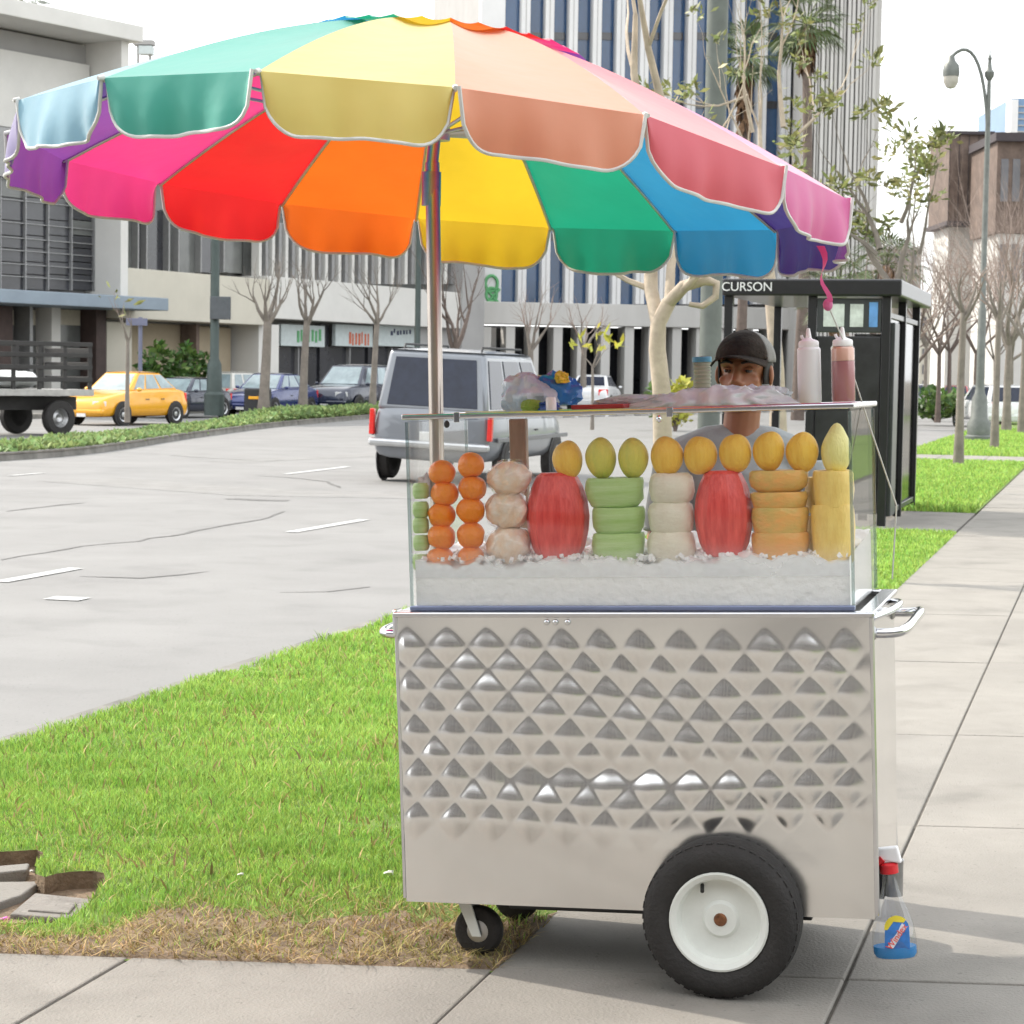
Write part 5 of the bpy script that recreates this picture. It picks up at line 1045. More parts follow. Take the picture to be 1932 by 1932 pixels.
# local: +x forward (towards the left of the photo); rear axle at x = 0 ; near side is the one facing the camera
mat('truck_white', (.62, .64, .60), .4, var=.12, scale=3, coat=.4); mat('truck_bed', (.38, .37, .35), .6, .2, var=.2, scale=4); mat('stake_dark', (.03, .028, .027), .7, var=.2)
def tb(nm, a, b, m, parent=tr_, bev=.01): m_ = MB(); m_.box2(a, b); return m_.build(nm, m, parent, bevel=bev)
NS = 1 if (Matrix.Rotation(yaw_h(TH), 3, 'Z') @ Vector((0, 1, 0))).dot(Vector((tp.x, tp.y, 0))) < 0 else -1
tb('deck', (-.95, -1.05, .98), (2.35, 1.05, 1.14), 'truck_bed')
tb('chassis', (-.9, -.4, .62), (3.9, .4, .95), 'stake_dark')
for sy in (-1, 1):
    for wx_ in (0.0, 3.55):
        t_ = MB(); t_.lathe([(.24, -.12), (.40, -.12), (.44, -.08), (.44, .08), (.40, .12), (.24, .12), (.24, -.12)], 24, Matrix.Rotation(-sy * math.pi / 2, 3, 'X'), (wx_, sy * .88, .44)); wh = t_.build('wheel', 'tyre', tr_, smooth=40)
        t_ = MB(); t_.lathe([(.001, -.04), (.1, .02), (.18, -.02), (.25, .08), (.25, -.1)], 18, Matrix.Rotation(-sy * math.pi / 2, 3, 'X'), (wx_, sy * .88, .44)); t_.build('rim', 'steel_dull', wh, smooth=40)
    for x_ in (-.85, -.1, .65, 1.4, 2.15): tb('stake', (x_ - .05, sy * 1.0 - .03, 1.14), (x_ + .05, sy * 1.0 + .03, 2.3), 'stake_dark')
    for z_ in (1.38, 1.68, 1.98, 2.25): tb('side_rail', (-.9, sy * 1.045 - .014, z_ - .055), (2.25, sy * 1.045 + .014, z_ + .055), 'stake_dark')
for z_ in (1.4, 1.75, 2.1): tb('tail_rail', (-.94, -.95, z_ - .06), (-.90, .95, z_ + .06), 'stake_dark')
cabp = [(2.6, .7), (4.75, .7), (4.85, .95), (4.8, 1.3), (4.5, 1.42), (4.1, 2.2), (3.9, 2.3), (2.75, 2.3), (2.6, 2.2)]
m_ = MB(); m_.prism([(x_, z_) for x_, z_ in cabp], -.95, .95, Matrix.Rotation(R(90), 3, 'X')); cabo = m_.build('cab', 'truck_white', tr_, bevel=.07, smooth=40)
for sy in (-1, 1):
    m_ = MB(); m_.hexa([Vector((x_, sy * y_, z_)) for y_ in (.952, .965) for x_, z_ in ((3.0, 1.5), (4.25, 1.5), (3.95, 2.12), (3.0, 2.12))]); m_.build('side_window', 'auto_glass', tr_)
m_ = MB(); m_.hexa([Vector((x_ + d, y_, z_)) for d in (.004, .02) for x_, y_, z_ in ((4.46, -.85, 1.5), (4.46, .85, 1.5), (4.15, .8, 2.14), (4.15, -.8, 2.14))]); m_.build('windshield', 'auto_glass', tr_)
def cargo(nm, label, loc, r, m, seed):
    f1 = noisefn(seed, .12, 4); c_ = MB(); c_.ball((0, 0, r[2]), r, 20, 12, f1); o = c_.build(nm, m, smooth=50); o.matrix_basis = full(tr_) @ Matrix.Translation(loc); tag(o, label, 'bundle', 'bundles on the truck bed')
mat('tarp_white', (.66, .68, .68), .6, var=.15, scale=5); mat('tarp_teal', (.05, .55, .55), .5, var=.15)
cargo('cargo_bundle', 'white bundle lying low on the stake truck bed', (.7, 0, 1.14), (.6, .6, .22), 'tarp_white', 3)
cargo('cargo_bundle', 'second white bundle by the truck cab', (1.75, .1, 1.14), (.4, .5, .55), 'tarp_white', 6)
cargo('cargo_bundle', 'bright teal bundle on top of the truck load', (1.5, -.1, 2.2), (.16, .2, .12), 'tarp_teal', 9)
# ================================================================== BUS SHELTER
mat('shelter_black', (.014, .014, .016), .4, .2, var=.2, coat=.2); mat('shelter_grey', (.055, .06, .062), .35, .3, var=.15); glass('shelter_glass', (.22, .24, .245), .14, .6, .08); mat('ad_dark', (.02, .02, .022), .35, var=.6, scale=3); mat('sign_white', (.72, .72, .72), .6); mat('poster_pale', (.55, .6, .55), .6, var=.3, scale=6); mat('poster_blue', (.12, .3, .6), .5, var=.3, scale=4)
sp = RP(22.65, 2.28, 0); she = thing('bus_shelter', 'black steel bus shelter with lettered roof edge and dark map panel', 'bus shelter', sp, RYAW)
# local: +x = towards the sidewalk (right), +y = along the street away from the camera
SW, SLn, SHt = 1.80, 3.6, 2.42
def sbx(nm, a, b, m='shelter_black', bev=.006, parent=she): m_ = MB(); m_.box2(a, b); return m_.build(nm, m, parent, bevel=bev)
roofo = sbx('roof', (-SW, -.12, SHt), (.10, SLn, SHt + .18), 'shelter_black', .02)
tm = MB(); text_into(tm, 'CURSON', .135, Matrix.Translation((-SW + .27, -.124, SHt + .09)) @ Matrix.Rotation(R(90), 4, 'X'), .003); tm.build('lettering', 'sign_white', roofo)
for x_, y_ in ((-.06, 0), (-SW + .06, 0), (-.06, SLn - .15), (-SW + .06, SLn - .15), (-.84, 0), (-.06, 1.7)):
    sbx('post', (x_ - .045, y_ - .045, 0), (x_ + .045, y_ + .045, SHt), 'shelter_black')
panel = sbx('map_panel', (-.79, -.03, .12), (-.11, .03, 2.0), 'ad_dark', .01)
sbx('panel_header', (-.79, -.034, 2.04), (-.11, .034, 2.40), 'shelter_grey', .01)
sbx('poster', (-.72, -.04, 2.1), (-.5, -.035, 2.34), 'poster_pale', 0); sbx('poster', (-.44, -.04, 2.1), (-.3, -.035, 2.34), 'poster_pale', 0); sbx('poster', (-.24, -.04, 2.1), (-.15, -.035, 2.36), 'poster_blue', 0)
tm = MB(); text_into(tm, 'OS', .14, Matrix.Translation((-.55, -.034, 1.86)) @ Matrix.Rotation(R(90), 4, 'X'), .003); tm.build('lettering', 'sign_white', panel)
sbx('side_glass', (-.068, .06, .15), (-.056, 1.62, 2.2), 'shelter_glass', 0); sbx('side_glass', (-.068, 1.78, .15), (-.056, SLn - .22, 2.2), 'shelter_glass', 0)
sbx('end_panel', (-.03, .03, .1), (.03, .5, 2.15), 'shelter_grey', .01)
sbx('side_rail', (-.09, .06, 2.2), (-.03, SLn - .2, 2.26)); sbx('side_rail', (-.09, .06, .08), (-.03, SLn - .2, .14))
sbx('rear_glass', (-.8, SLn - .16, .2), (-.12, SLn - .15, 2.1), 'shelter_glass', 0)
sbx('bench_seat', (-.55, .6, .43), (-.15, 2.9, .47), 'shelter_grey', .01); 
for y_ in (.8, 2.7): sbx('bench_leg', (-.4, y_, 0), (-.3, y_ + .05, .43), 'shelter_black')
# ================================================================== LAMP POSTS, POLES, SIGNS
mat('lamp_green', (.055, .075, .07), .5, .3, var=.2, scale=2); mat('lamp_grey', (.13, .14, .13), .5, .2, var=.2); mat('lamp_glass', (.42, .40, .36), .3, var=.15); mat('pole_greygreen', (.115, .13, .115), .6, .1, var=.2, scale=1.5); mat('sign_back', (.10, .11, .12), .5, .5)
def cobra(label, u, v, top_v, u_arm, v_arm):
    p = G(u, v, 0); D = p.y; r_ = thing('street_lamp', label, 'street lamp', (p.x, p.y, 0)); tz = at(u, top_v, D).z
    b_ = MB(); b_.lathe([(.001, 0), (.36, 0), (.36, .12), (.30, .16), (.31, .45), (.22, .6), (.20, 1.1), (.13, 1.25), (.11, 1.5), (.105, 3.4), (.08, 3.45), (.065, tz * .8), (.05, tz - .9), (.001, tz - .9)], 16); b_.build('post', 'lamp_grey', r_, smooth=35)
    b_ = MB(); b_.lathe([(.06, tz - .9), (.12, tz - .8), (.13, tz - .7), (.07, tz - .62), (.04, tz - .4), (.06, tz - .35), (.02, tz - .25), (.001, tz)], 12); b_.build('finial', 'lamp_grey', r_, smooth=35)
    q = at(u_arm, v_arm, D) - Vector((p.x, p.y, 0)); q.y = 0; zs = tz - 2.3
    b_ = MB(); b_.tube([Vector((0, 0, zs)) * (1 - k) ** 3 + Vector((q.x * .1, 0, q.z + .1)) * 3 * k * (1 - k) ** 2 + Vector((q.x * .5, 0, q.z + .75)) * 3 * k * k * (1 - k) + Vector((q.x, 0, q.z + .2)) * k ** 3 for k in np.linspace(0, 1, 12)], .045, 8); b_.build('arm', 'lamp_grey', r_, smooth=40)
    b_ = MB(); b_.lathe([(.03, .25), (.08, .2), (.10, .1), (.2, -.02), (.22, -.18), (.21, -.3)], 14, None, q); lu = b_.build('luminaire', 'lamp_grey', r_, smooth=40)
    b_ = MB(); b_.lathe([(.2, -.3), (.19, -.45), (.12, -.58), (.001, -.62)], 14, None, q); b_.build('lens', 'lamp_glass', lu, smooth=40)
cobra('tall grey street lamp with curved arm at the right edge', 1846, 832, 84, 1795, 122)
p = G(404, 784, 0); lp = thing('street_lamp', 'dark green lamp post with square sign box left of the parked cars', 'street lamp', (p.x, p.y, 0)); tz = at(415, 380, p.y).z
b_ = MB(); b_.lathe([(.001, 0), (.34, 0), (.34, .7), (.26, .8), (.24, 1.7), (.15, 1.9), (.15, tz), (.001, tz)], 14); b_.build('post', 'lamp_green', lp, smooth=35)
z0_, z1_ = at(415, 603, p.y).z, at(415, 560, p.y).z; b_ = MB(); b_.box((.22, -.25, (z0_ + z1_) / 2), (.68, .16, z1_ - z0_)); b_.build('sign_box', 'sign_back', lp, bevel=.02)
for u_, v_, m, rr_, lab, tv in ((786, 775, 'lamp_green', .12, 'slim dark pole behind the minivan roof', 350), (1336, 850, 'pole_greygreen', .235, 'wide grey-green utility pole rising behind the vendor', -220)):
    p = G(u_, v_, 0); q = thing('utility_pole', lab, 'pole', (p.x, p.y, 0)); tz = at(u_, tv, p.y).z
    b_ = MB(); b_.lathe([(.001, 0), (rr_ * 1.25, 0), (rr_ * 1.25, .3), (rr_, .36), (rr_ * .92, tz), (.001, tz)], 16); b_.build('shaft', m, q, smooth=35)
    b_ = MB(); b_.lathe([(rr_ * 1.28, 1.0), (rr_ * 1.05, 1.02), (rr_ * 1.05, 1.1), (rr_ * 1.0, 1.12)], 16); b_.build('band', m, q, smooth=35)
mat('blue_sign', (.14, .15, .22), .5, var=.1)
p = G(229, 800, 0); q = thing('street_sign', 'slim post with small violet-blue sign before the tan garage', 'sign', (p.x - 1.6, p.y + 12, 0)); b_ = MB(); b_.tube([(0, 0, 0), (0, 0, at(235, 598, p.y + 12).z)], .07, 10); b_.build('post', 'blue_sign', q, smooth=40)
za, zb = at(230, 614, p.y + 12).z, at(230, 600, p.y + 12).z; b_ = MB(); b_.box((-.1, -.12, (za + zb) / 2), (.7, .05, zb - za)); b_.build('plate', 'blue_sign', q, bevel=.01)
p = G(482, 788, -.03); q = thing('sign_box', 'low black box with amber reflector strip on the median', 'sign box', (p.x, p.y + .6, .0)); b_ = MB(); b_.box((0, 0, .48), (.86, .5, .9)); b_.build('housing', 'dark_trim', q, bevel=.06)
b_ = MB(); b_.box((.05, -.26, .62), (.66, .03, .1)); b_.build('reflector', 'amber', q, bevel=.01)
b_ = MB(); b_.box((0, -.05, -.02), (.5, .3, .14)); b_.build('foot', 'dark_trim', q, bevel=.02)
# ================================================================== BUILDINGS
mat('wall_white', (.62, .61, .58), .85, var=.06, scale=.6); mat('wall_grey', (.36, .355, .35), .85, var=.08, scale=.5); mat('wall_cream', (.55, .52, .44), .85, var=.07, scale=.5); mat('wall_tan', (.38, .32, .23), .9, var=.12, scale=.5)
mat('concrete_tower', (.50, .49, .47), .9, var=.10, scale=.5, stretch=(1, 1, .15)); mat('fin_white', (.66, .66, .66), .8, var=.05, scale=.4); mat('win_blue', (.03, .085, .19), .12, var=.35, scale=.35, spec=.8, stretch=(1, 1, .5)); mat('win_dark', (.035, .036, .042), .12, var=.4, scale=.5, spec=.8); mat('win_grey', (.12, .125, .12), .2, var=.35, scale=.5, spec=.7); mat('mullion', (.30, .30, .30), .5, .4, var=.1); mat('canopy_blue', (.24, .29, .34), .6, .2, var=.1, scale=1); mat('brown_stone', (.075, .05, .045), .7, var=.25, scale=2); mat('blind_beige', (.5, .46, .37), .8, var=.1); mat('brown_panel', (.15, .11, .09), .8, var=.35, scale=1.2); mat('roof_dark', (.06, .05, .055), .8); mat('far_blue', (.14, .24, .38), .4, var=.1, scale=.1); mat('far_wall', (.40, .385, .36), .9, var=.12, scale=.1); mat('far_window', (.14, .14, .15), .4, var=.3, scale=.3); mat('sign_pale', (.52, .58, .58), .6, var=.08); mat('mark_green', (.10, .34, .14), .6); mat('mark_orange', (.55, .14, .07), .6); mat('mark_navy', (.03, .04, .09), .6)
class Facade:
    """a street front on the vertical plane between two seen ground corners; rect() turns what the photo shows on it into metres"""
    def __init__(s, name, label, u0, D0, u1, D1, depth, cat='building'):
        a, b = at(u0, 700, D0), at(u1, 700, D1); s.A = Vector((a.x, a.y, 0)); s.d = Vector((b.x - a.x, b.y - a.y, 0)); s.L = s.d.length; s.d.normalize(); s.n = Vector((-s.d.y, s.d.x, 0))
        if s.n.dot(s.A) < 0: s.n = -s.n          # n points away from the camera
        s.root = thing(name, label, cat, s.A); s.M3 = Matrix((s.d, s.n, Vector((0, 0, 1)))).transposed(); s.root.rotation_mode = 'QUATERNION'; s.root.rotation_quaternion = s.M3.to_quaternion() if s.M3.determinant() > 0 else Matrix((s.d, s.n, Vector((0, 0, 1)))).transposed().to_quaternion(); s.flip = s.M3.determinant() < 0; s.depth = depth
    def pt(s, u, v):
        r_ = ray(u, v); k = (s.A - CAM).dot(s.n) / r_.dot(s.n); P = CAM + r_ * k; return (P - s.A).dot(s.d), P.z
    def box(s, nm, a0, a1, z0, z1, y0, y1, m, parent=None, bev=0):
        b_ = MB(); b_.box2((a0, y0, z0), (a1, y1, z1)); return b_.build(nm, m, parent or s.root, bevel=bev)
    def px(s, nm, u0, v0, u1, v1, y0, y1, m, parent=None, bev=0, ext=0):
        um, vm = (u0 + u1) / 2, (v0 + v1) / 2; a0, a1 = s.pt(u0, vm)[0], s.pt(u1, vm)[0]; z1, z0 = s.pt(um, v0)[1], s.pt(um, v1)[1]
        if ext == 0 and z0 < .25: z0 = 0
        return s.box(nm, a0, a1, z0, z1, y0, y1, m, parent, bev)
# ---- modern corner block at the left
f = Facade('office_block', 'modern pale office block with projecting roof frame at the left edge', -220, 74.5, 207, 84, 14)
L = f.L; zt = f.pt(207, 52)[1]; aR = L
f.box('wall', 0, aR - .25, 4.3, zt - .7, .9, 14, 'wall_grey'); f.box('base_wall', 0, aR - .25, 0, 4.3, 1.2, 14, 'brown_stone')
f.box('roof_frame', -1, aR + .35, zt - .62, zt, -1.4, 14.5, 'wall_white', None, .03)
f.px('frame_pier', 193, 52, 207, 575, -1.0, 1.0, 'wall_white', None, .02)
f.px('upper_panel', -200, 85, 190, 232, .6, .9, 'wall_white'); f.px('louvre_band', -200, 236, 192, 330, .3, .88, 'mullion')
us = [-150, -106, -62, -24, 15, 62, 105, 149, 192]; vs2 = [333, 372, 415, 444, 468, 494, 518, 547]
for i in range(len(us) - 1):
    for j in range(len(vs2) - 1):
        f.px('window_pane', us[i] + 1.0, vs2[j] + 1.0, us[i + 1] - 1.0, vs2[j + 1] - 1.0, .50, .56, 'win_grey' if (i, j) in ((7, 2), (5, 0), (6, 0), (4, 0), (3, 1)) else 'win_dark')
for u_ in us[1:]: f.px('mullion', u_ - .9, 333, u_ + .9, 548, .36, .6, 'mullion', None, 0, 1)
for v_ in vs2: f.px('transom', -200, v_ - .8, 192, v_ + .8, .40, .6, 'mullion', None, 0, 1)
f.px('canopy', -210, 551, 240, 576, -2.2, .88, 'canopy_blue', None, .03)
for u0, u1, m in ((101, 118, 'wall_white'), (185, 204, 'brown_stone'), (0, 28, 'brown_stone'), (60, 66, 'mullion')): f.px('pillar', u0, 578, u1, 790, .1, 1.15, m, None, .01)
for u0, u1 in ((30, 58), (68, 99), (120, 183)):
    f.px('shop_window', u0, 582, u1, 760, .9, 1.0, 'win_grey'); f.px('blind', u0 + 2, 584, u1 - 2, 613, .84, .88, 'blind_beige', None, 0, 1)
b_ = thing('rooftop_unit', 'small pale rooftop structure on legs above the office block skyline', 'rooftop unit', Vector((at(272, 100, 150).x, 150, 0)))
zz0, zz1 = at(272, 106, 150).z, at(272, 77, 150).z
for dx in (-.42, .42):
    m_ = MB(); m_.box2((dx - .08, -.1, zz0 - 8), (dx + .08, .1, zz1 - .3)); m_.build('leg', 'wall_grey', b_)
m_ = MB(); m_.box2((-.7, -.5, zz1 - .32), (.7, .5, zz1)); m_.build('head', 'wall_grey', b_); m_ = MB(); m_.box2((-.3, -.5, zz0 + .1), (.62, .5, zz1 - .4)); m_.build('panel', 'sign_pale', b_)
m_ = MB(); m_.box2((-6, -2, 0), (6, 8, zz0 - 7.9)); m_.build('tower', 'far_wall', b_)
# ---- long low building with garage and shops
f = Facade('shop_row', 'long low cream building with garage and small shops across the street', 208, 84, 905, 112, 10)
LL = f.L; zb1 = f.pt(350, 516)[1]; f.box('wall', .1, LL, 0, zb1 + 4.6, 1.6, 10, 'wall_grey')
f.px('cream_band', 209, 516, 492, 607, -.5, 1.55, 'wall_cream', None, .02); f.px('pale_band', 494, 538, 903, 611, -.2, 1.55, 'wall_white', None, .02)
ux = [210, 240, 284, 300, 342, 360, 402, 445, 490]
for i in range(len(ux) - 1): f.px('upper_window', ux[i] + 1, 395, ux[i + 1] - 1, 514, .9, 1.0, ['win_grey', 'win_grey', 'win_dark', 'win_dark', 'win_grey', 'win_grey', 'win_dark', 'win_grey'][i]); f.px('mullion', ux[i] - 1.2, 395, ux[i] + 1.2, 514, .6, 1.1, 'mullion', None, 0, 1)
k = 0; u_ = 496
while u_ < 900:
    f.px('upper_slat', u_, 420, u_ + 5, 536, .2, .6, 'wall_white' if k % 2 == 0 else 'mullion'); u_ += 12.5; k += 1
f.px('upper_glass', 494, 420, 902, 537, 1.0, 1.1, 'win_grey')
f.box('parapet', 0, LL, zb1 + 4.3, zb1 + 4.9, -.4, 10, 'wall_cream')
f.px('garage_back', 258, 612, 480, 800, 1.45, 1.56, 'wall_tan'); f.px('garage_door', 400, 618, 478, 800, 1.2, 1.3, 'wall_tan'); f.px('garage_post', 392, 612, 398, 800, .6, 1.4, 'brown_panel')
f.px('pier', 209, 608, 256, 800, .2, 1.5, 'wall_cream'); f.px('pier', 484, 612, 522, 800, -.1, 1.5, 'wall_white')
f.px('shop_door', 526, 614, 549, 800, 1.0, 1.1, 'win_dark')
for (u0, u1, m, w_) in ((550, 632, 'mark_green', 0), (652, 722, 'mark_orange', 1), (730, 800, 'mark_navy', 2)):
    s_ = f.px('shop_sign', u0, 613, u1, 654, .55, .75, 'sign_pale', None, .02); f.px('shop_window', u0, 656, u1, 790, 1.0, 1.1, 'win_dark'); f.px('shop_frame', (u0 + u1) / 2 - 1, 656, (u0 + u1) / 2 + 1, 790, .8, 1.0, 'mullion')
    rr_ = random.Random(w_); n_ = 7; span = (u1 - u0)
    for q in range(n_):       # lettering too blurred to read: its strokes only
        ua = u0 + span * (.36 + .58 * q / n_); va = 620 + rr_.uniform(0, 5) + (6 if w_ == 1 else 0)
        f.px('sign_stroke', ua, va, ua + span * rr_.uniform(.03, .06), va + (22 if w_ != 2 else 8), .53, .548, m, s_, 0, 1)
for u0, u1 in ((634, 650), (724, 729), (802, 860)): f.px('pier' if u1 - u0 > 20 else 'shop_gap', u0, 613, u1, 800, .9 if u1 - u0 < 20 else .3, 1.2, 'win_dark' if u1 - u0 < 20 else 'wall_grey')
f.px('end_wall', 862, 420, 904, 800, -.3, 1.5, 'wall_grey')
# ---- finned white tower
f = Facade('office_tower', 'tall white tower with vertical fins and blue windows above the umbrella', 905, 116, 1512, 119, 22)
zt = 46; z_w = f.pt(1150, 576)[1]; z_p = f.pt(1150, 617)[1]
f.box('core', 0, f.L, z_w, zt, .7, 22, 'wall_grey'); f.px('white_bay', 905, -220, 950, 575, -.2, .65, 'fin_white', None, 0, 1)
u_ = 950.0; k = 0
while u_ < 1505:
    f.px('window_strip', u_ + 1, -220, u_ + 30, 574, .25, .32, 'win_blue', None, 0, 1); f.px('fin', u_ + 29, -220, u_ + 45, 575, -.65, .4, 'fin_white', None, .03, 1)
    f.px('fin_groove', u_ + 36, -220, u_ + 37.4, 575, -.66, -.62, 'wall_grey', None, 0, 1)
    for v_ in (60, 190, 320, 440): f.px('spandrel', u_ + 2, v_, u_ + 28, v_ + 14, .18, .245, 'win_dark', None, 0, 1)
    u_ += 44.6; k += 1
f.px('podium_band', 905, 576, 1512, 617, -.9, .68, 'concrete_tower', None, .03, 1); f.box('podium_wall', 0, f.L, 0, z_p, 2.2, 20, 'win_dark')
u_ = 905
while u_ < 1505: f.px('column', u_, 617, u_ + 17, 800, -.7, 1.2, 'concrete_tower', None, .02); u_ += 44.6
f.px('entrance_wall', 908, 617, 942, 800, 1.3, 1.8, 'fin_white')
# green marks running down the white bay
for v_, r_ in ((535, .42), (556, .36)):
    a_, z_ = f.pt(926, v_); m_ = MB(); m_.tube([(a_ + r_ * math.cos(t) * .8, -.24, z_ + r_ * math.sin(t)) for t in np.linspace(0, 6.283, 15)], .09, 6, False); m_.build('sign_stroke', 'mark_green', f.root)
for v0, v1, d in ((545, 574, .3), (574, 545, .3)):
    a_, z_ = f.pt(926, v0); a2, z2 = f.pt(931, v1); m_ = MB(); m_.tube([(a_ - d, -.25, z_), (a2 + d, -.25, z2)], .08, 6); m_.build('sign_stroke', 'mark_green', f.root)
f = Facade('stair_tower', 'windowless pale tower of ribbed concrete right of the blue windows', 1513, 112, 1648, 112, 20)
f.box('wall', 0, f.L, 0, 46, .3, 20, 'concrete_tower'); u_ = 1514.0
rr_ = random.Random(4)
while u_ < 1644:
    w_ = rr_.uniform(3.2, 6.4); f.px('rib', u_, -220, u_ + w_, 760, -.05 - rr_.uniform(0, .25), .28, 'concrete_tower', None, .02); u_ += w_ + rr_.uniform(1.2, 3.2)
# ---- far right
f = Facade('brown_building', 'brown clad building behind the right street lamp', 1790, 170, 1878, 170, 12); f.px('clad_panel', 1790, 252, 1872, 420, 0, 8, 'brown_panel', None, .05, 1); f.px('cap', 1786, 248, 1876, 254, -.3, 8.2, 'roof_dark', None, 0, 1); f.px('stone_column', 1852, 254, 1864, 800, -.15, .3, 'wall_white')
for q in range(4): f.px('clad_joint', 1790 + q * 18, 254, 1791 + q * 18, 420, -.06, -.01, 'roof_dark', None, 0, 1)
f.px('lower_wall', 1794, 424, 1868, 800, 2, 8, 'wall_white'); f.px('ledge', 1784, 418, 1876, 426, -.5, 8, 'roof_dark', None, 0, 1)
f = Facade('brown_building', 'brown building with dark flat roof at the right photo edge', 1878, 160, 2000, 160, 12); f.px('wall', 1880, 262, 2000, 440, 0, 9, 'brown_panel', None, 0, 1); f.px('lower_wall', 1880, 441, 2000, 800, .3, 9, 'wall_white'); f.px('roof_edge', 1876, 252, 2000, 268, -.6, 9, 'roof_dark', None, 0, 1)
for q in range(5): f.px('window', 1888 + q * 22, 300, 1902 + q * 22, 380, -.05, .02, 'far_window', None, 0, 1); f.px('window', 1888 + q * 22, 460, 1902 + q * 22, 530, .2, .32, 'far_window', None, 0, 1)
f = Facade('blue_tower', 'distant blue glass tower peeking at the right edge', 1898, 420, 1990, 420, 30); f.px('shaft', 1900, 186, 1990, 800, 0, 30, 'far_blue'); f.px('edge_strip', 1898, 188, 1911, 800, -.5, 4, 'fin_white')
for q in range(6): f.px('floor_band', 1911, 200 + q * 12, 1990, 202 + q * 12, -.3, 0, 'far_wall', None, 0, 1)
for (u0, u1, D, vt, lab, m) in ((1640, 1735, 150, 470, 'low pale building behind the bus shelter', 'far_wall'), (1735, 1800, 190, 560, 'far cream building down the street', 'wall_cream'), (1805, 1900, 210, 600, 'far grey building behind the parked white vehicle', 'wall_grey'), (1900, 2050, 190, 560, 'pale far building at the right edge behind the trees', 'far_wall')):
    f = Facade('street_building', lab, u0, D, u1, D, 14); f.px('wall', u0, vt, u1, 790, 0, 14, m); f.px('parapet', u0 - 1, vt - 5, u1 + 1, vt, -.3, 14, 'wall_white', None, 0, 1); n_ = int((u1 - u0) / 15)
    for r_ in range(int((740 - vt) / 30)):
        for q in range(n_): f.px('window', u0 + 5 + q * 15, vt + 8 + r_ * 30, u0 + 13 + q * 15, vt + 26 + r_ * 30, -.08, .05, 'far_window', None, 0, 1)
# ---- unseen building added behind the camera, sized for dark reflections in the steel
mat('near_wall', (.19, .175, .165), .9, var=.2, scale=.6)
q = thing('street_building', 'unseen brown building added for dark reflections in the steel cart front', 'building', (0, -13, 0), R(15.5) * -1)
m_ = MB(); m_.box2((-34, -8, 0), (26, 0, 11.5)); m_.build('wall', 'near_wall', q); m_ = MB(); m_.box2((-34.2, -8, 11.5), (26.2, .3, 12)); m_.build('parapet', 'wall_grey', q)
for k in range(12):
    m_ = MB(); m_.box2((-32 + k * 4.8, .0, .8), (-29.2 + k * 4.8, .06, 3.0)); m_.build('window', 'win_dark', q); m_ = MB(); m_.box2((-32 + k * 4.8, .0, 5), (-29.2 + k * 4.8, .06, 7.4)); m_.build('window', 'win_dark', q)
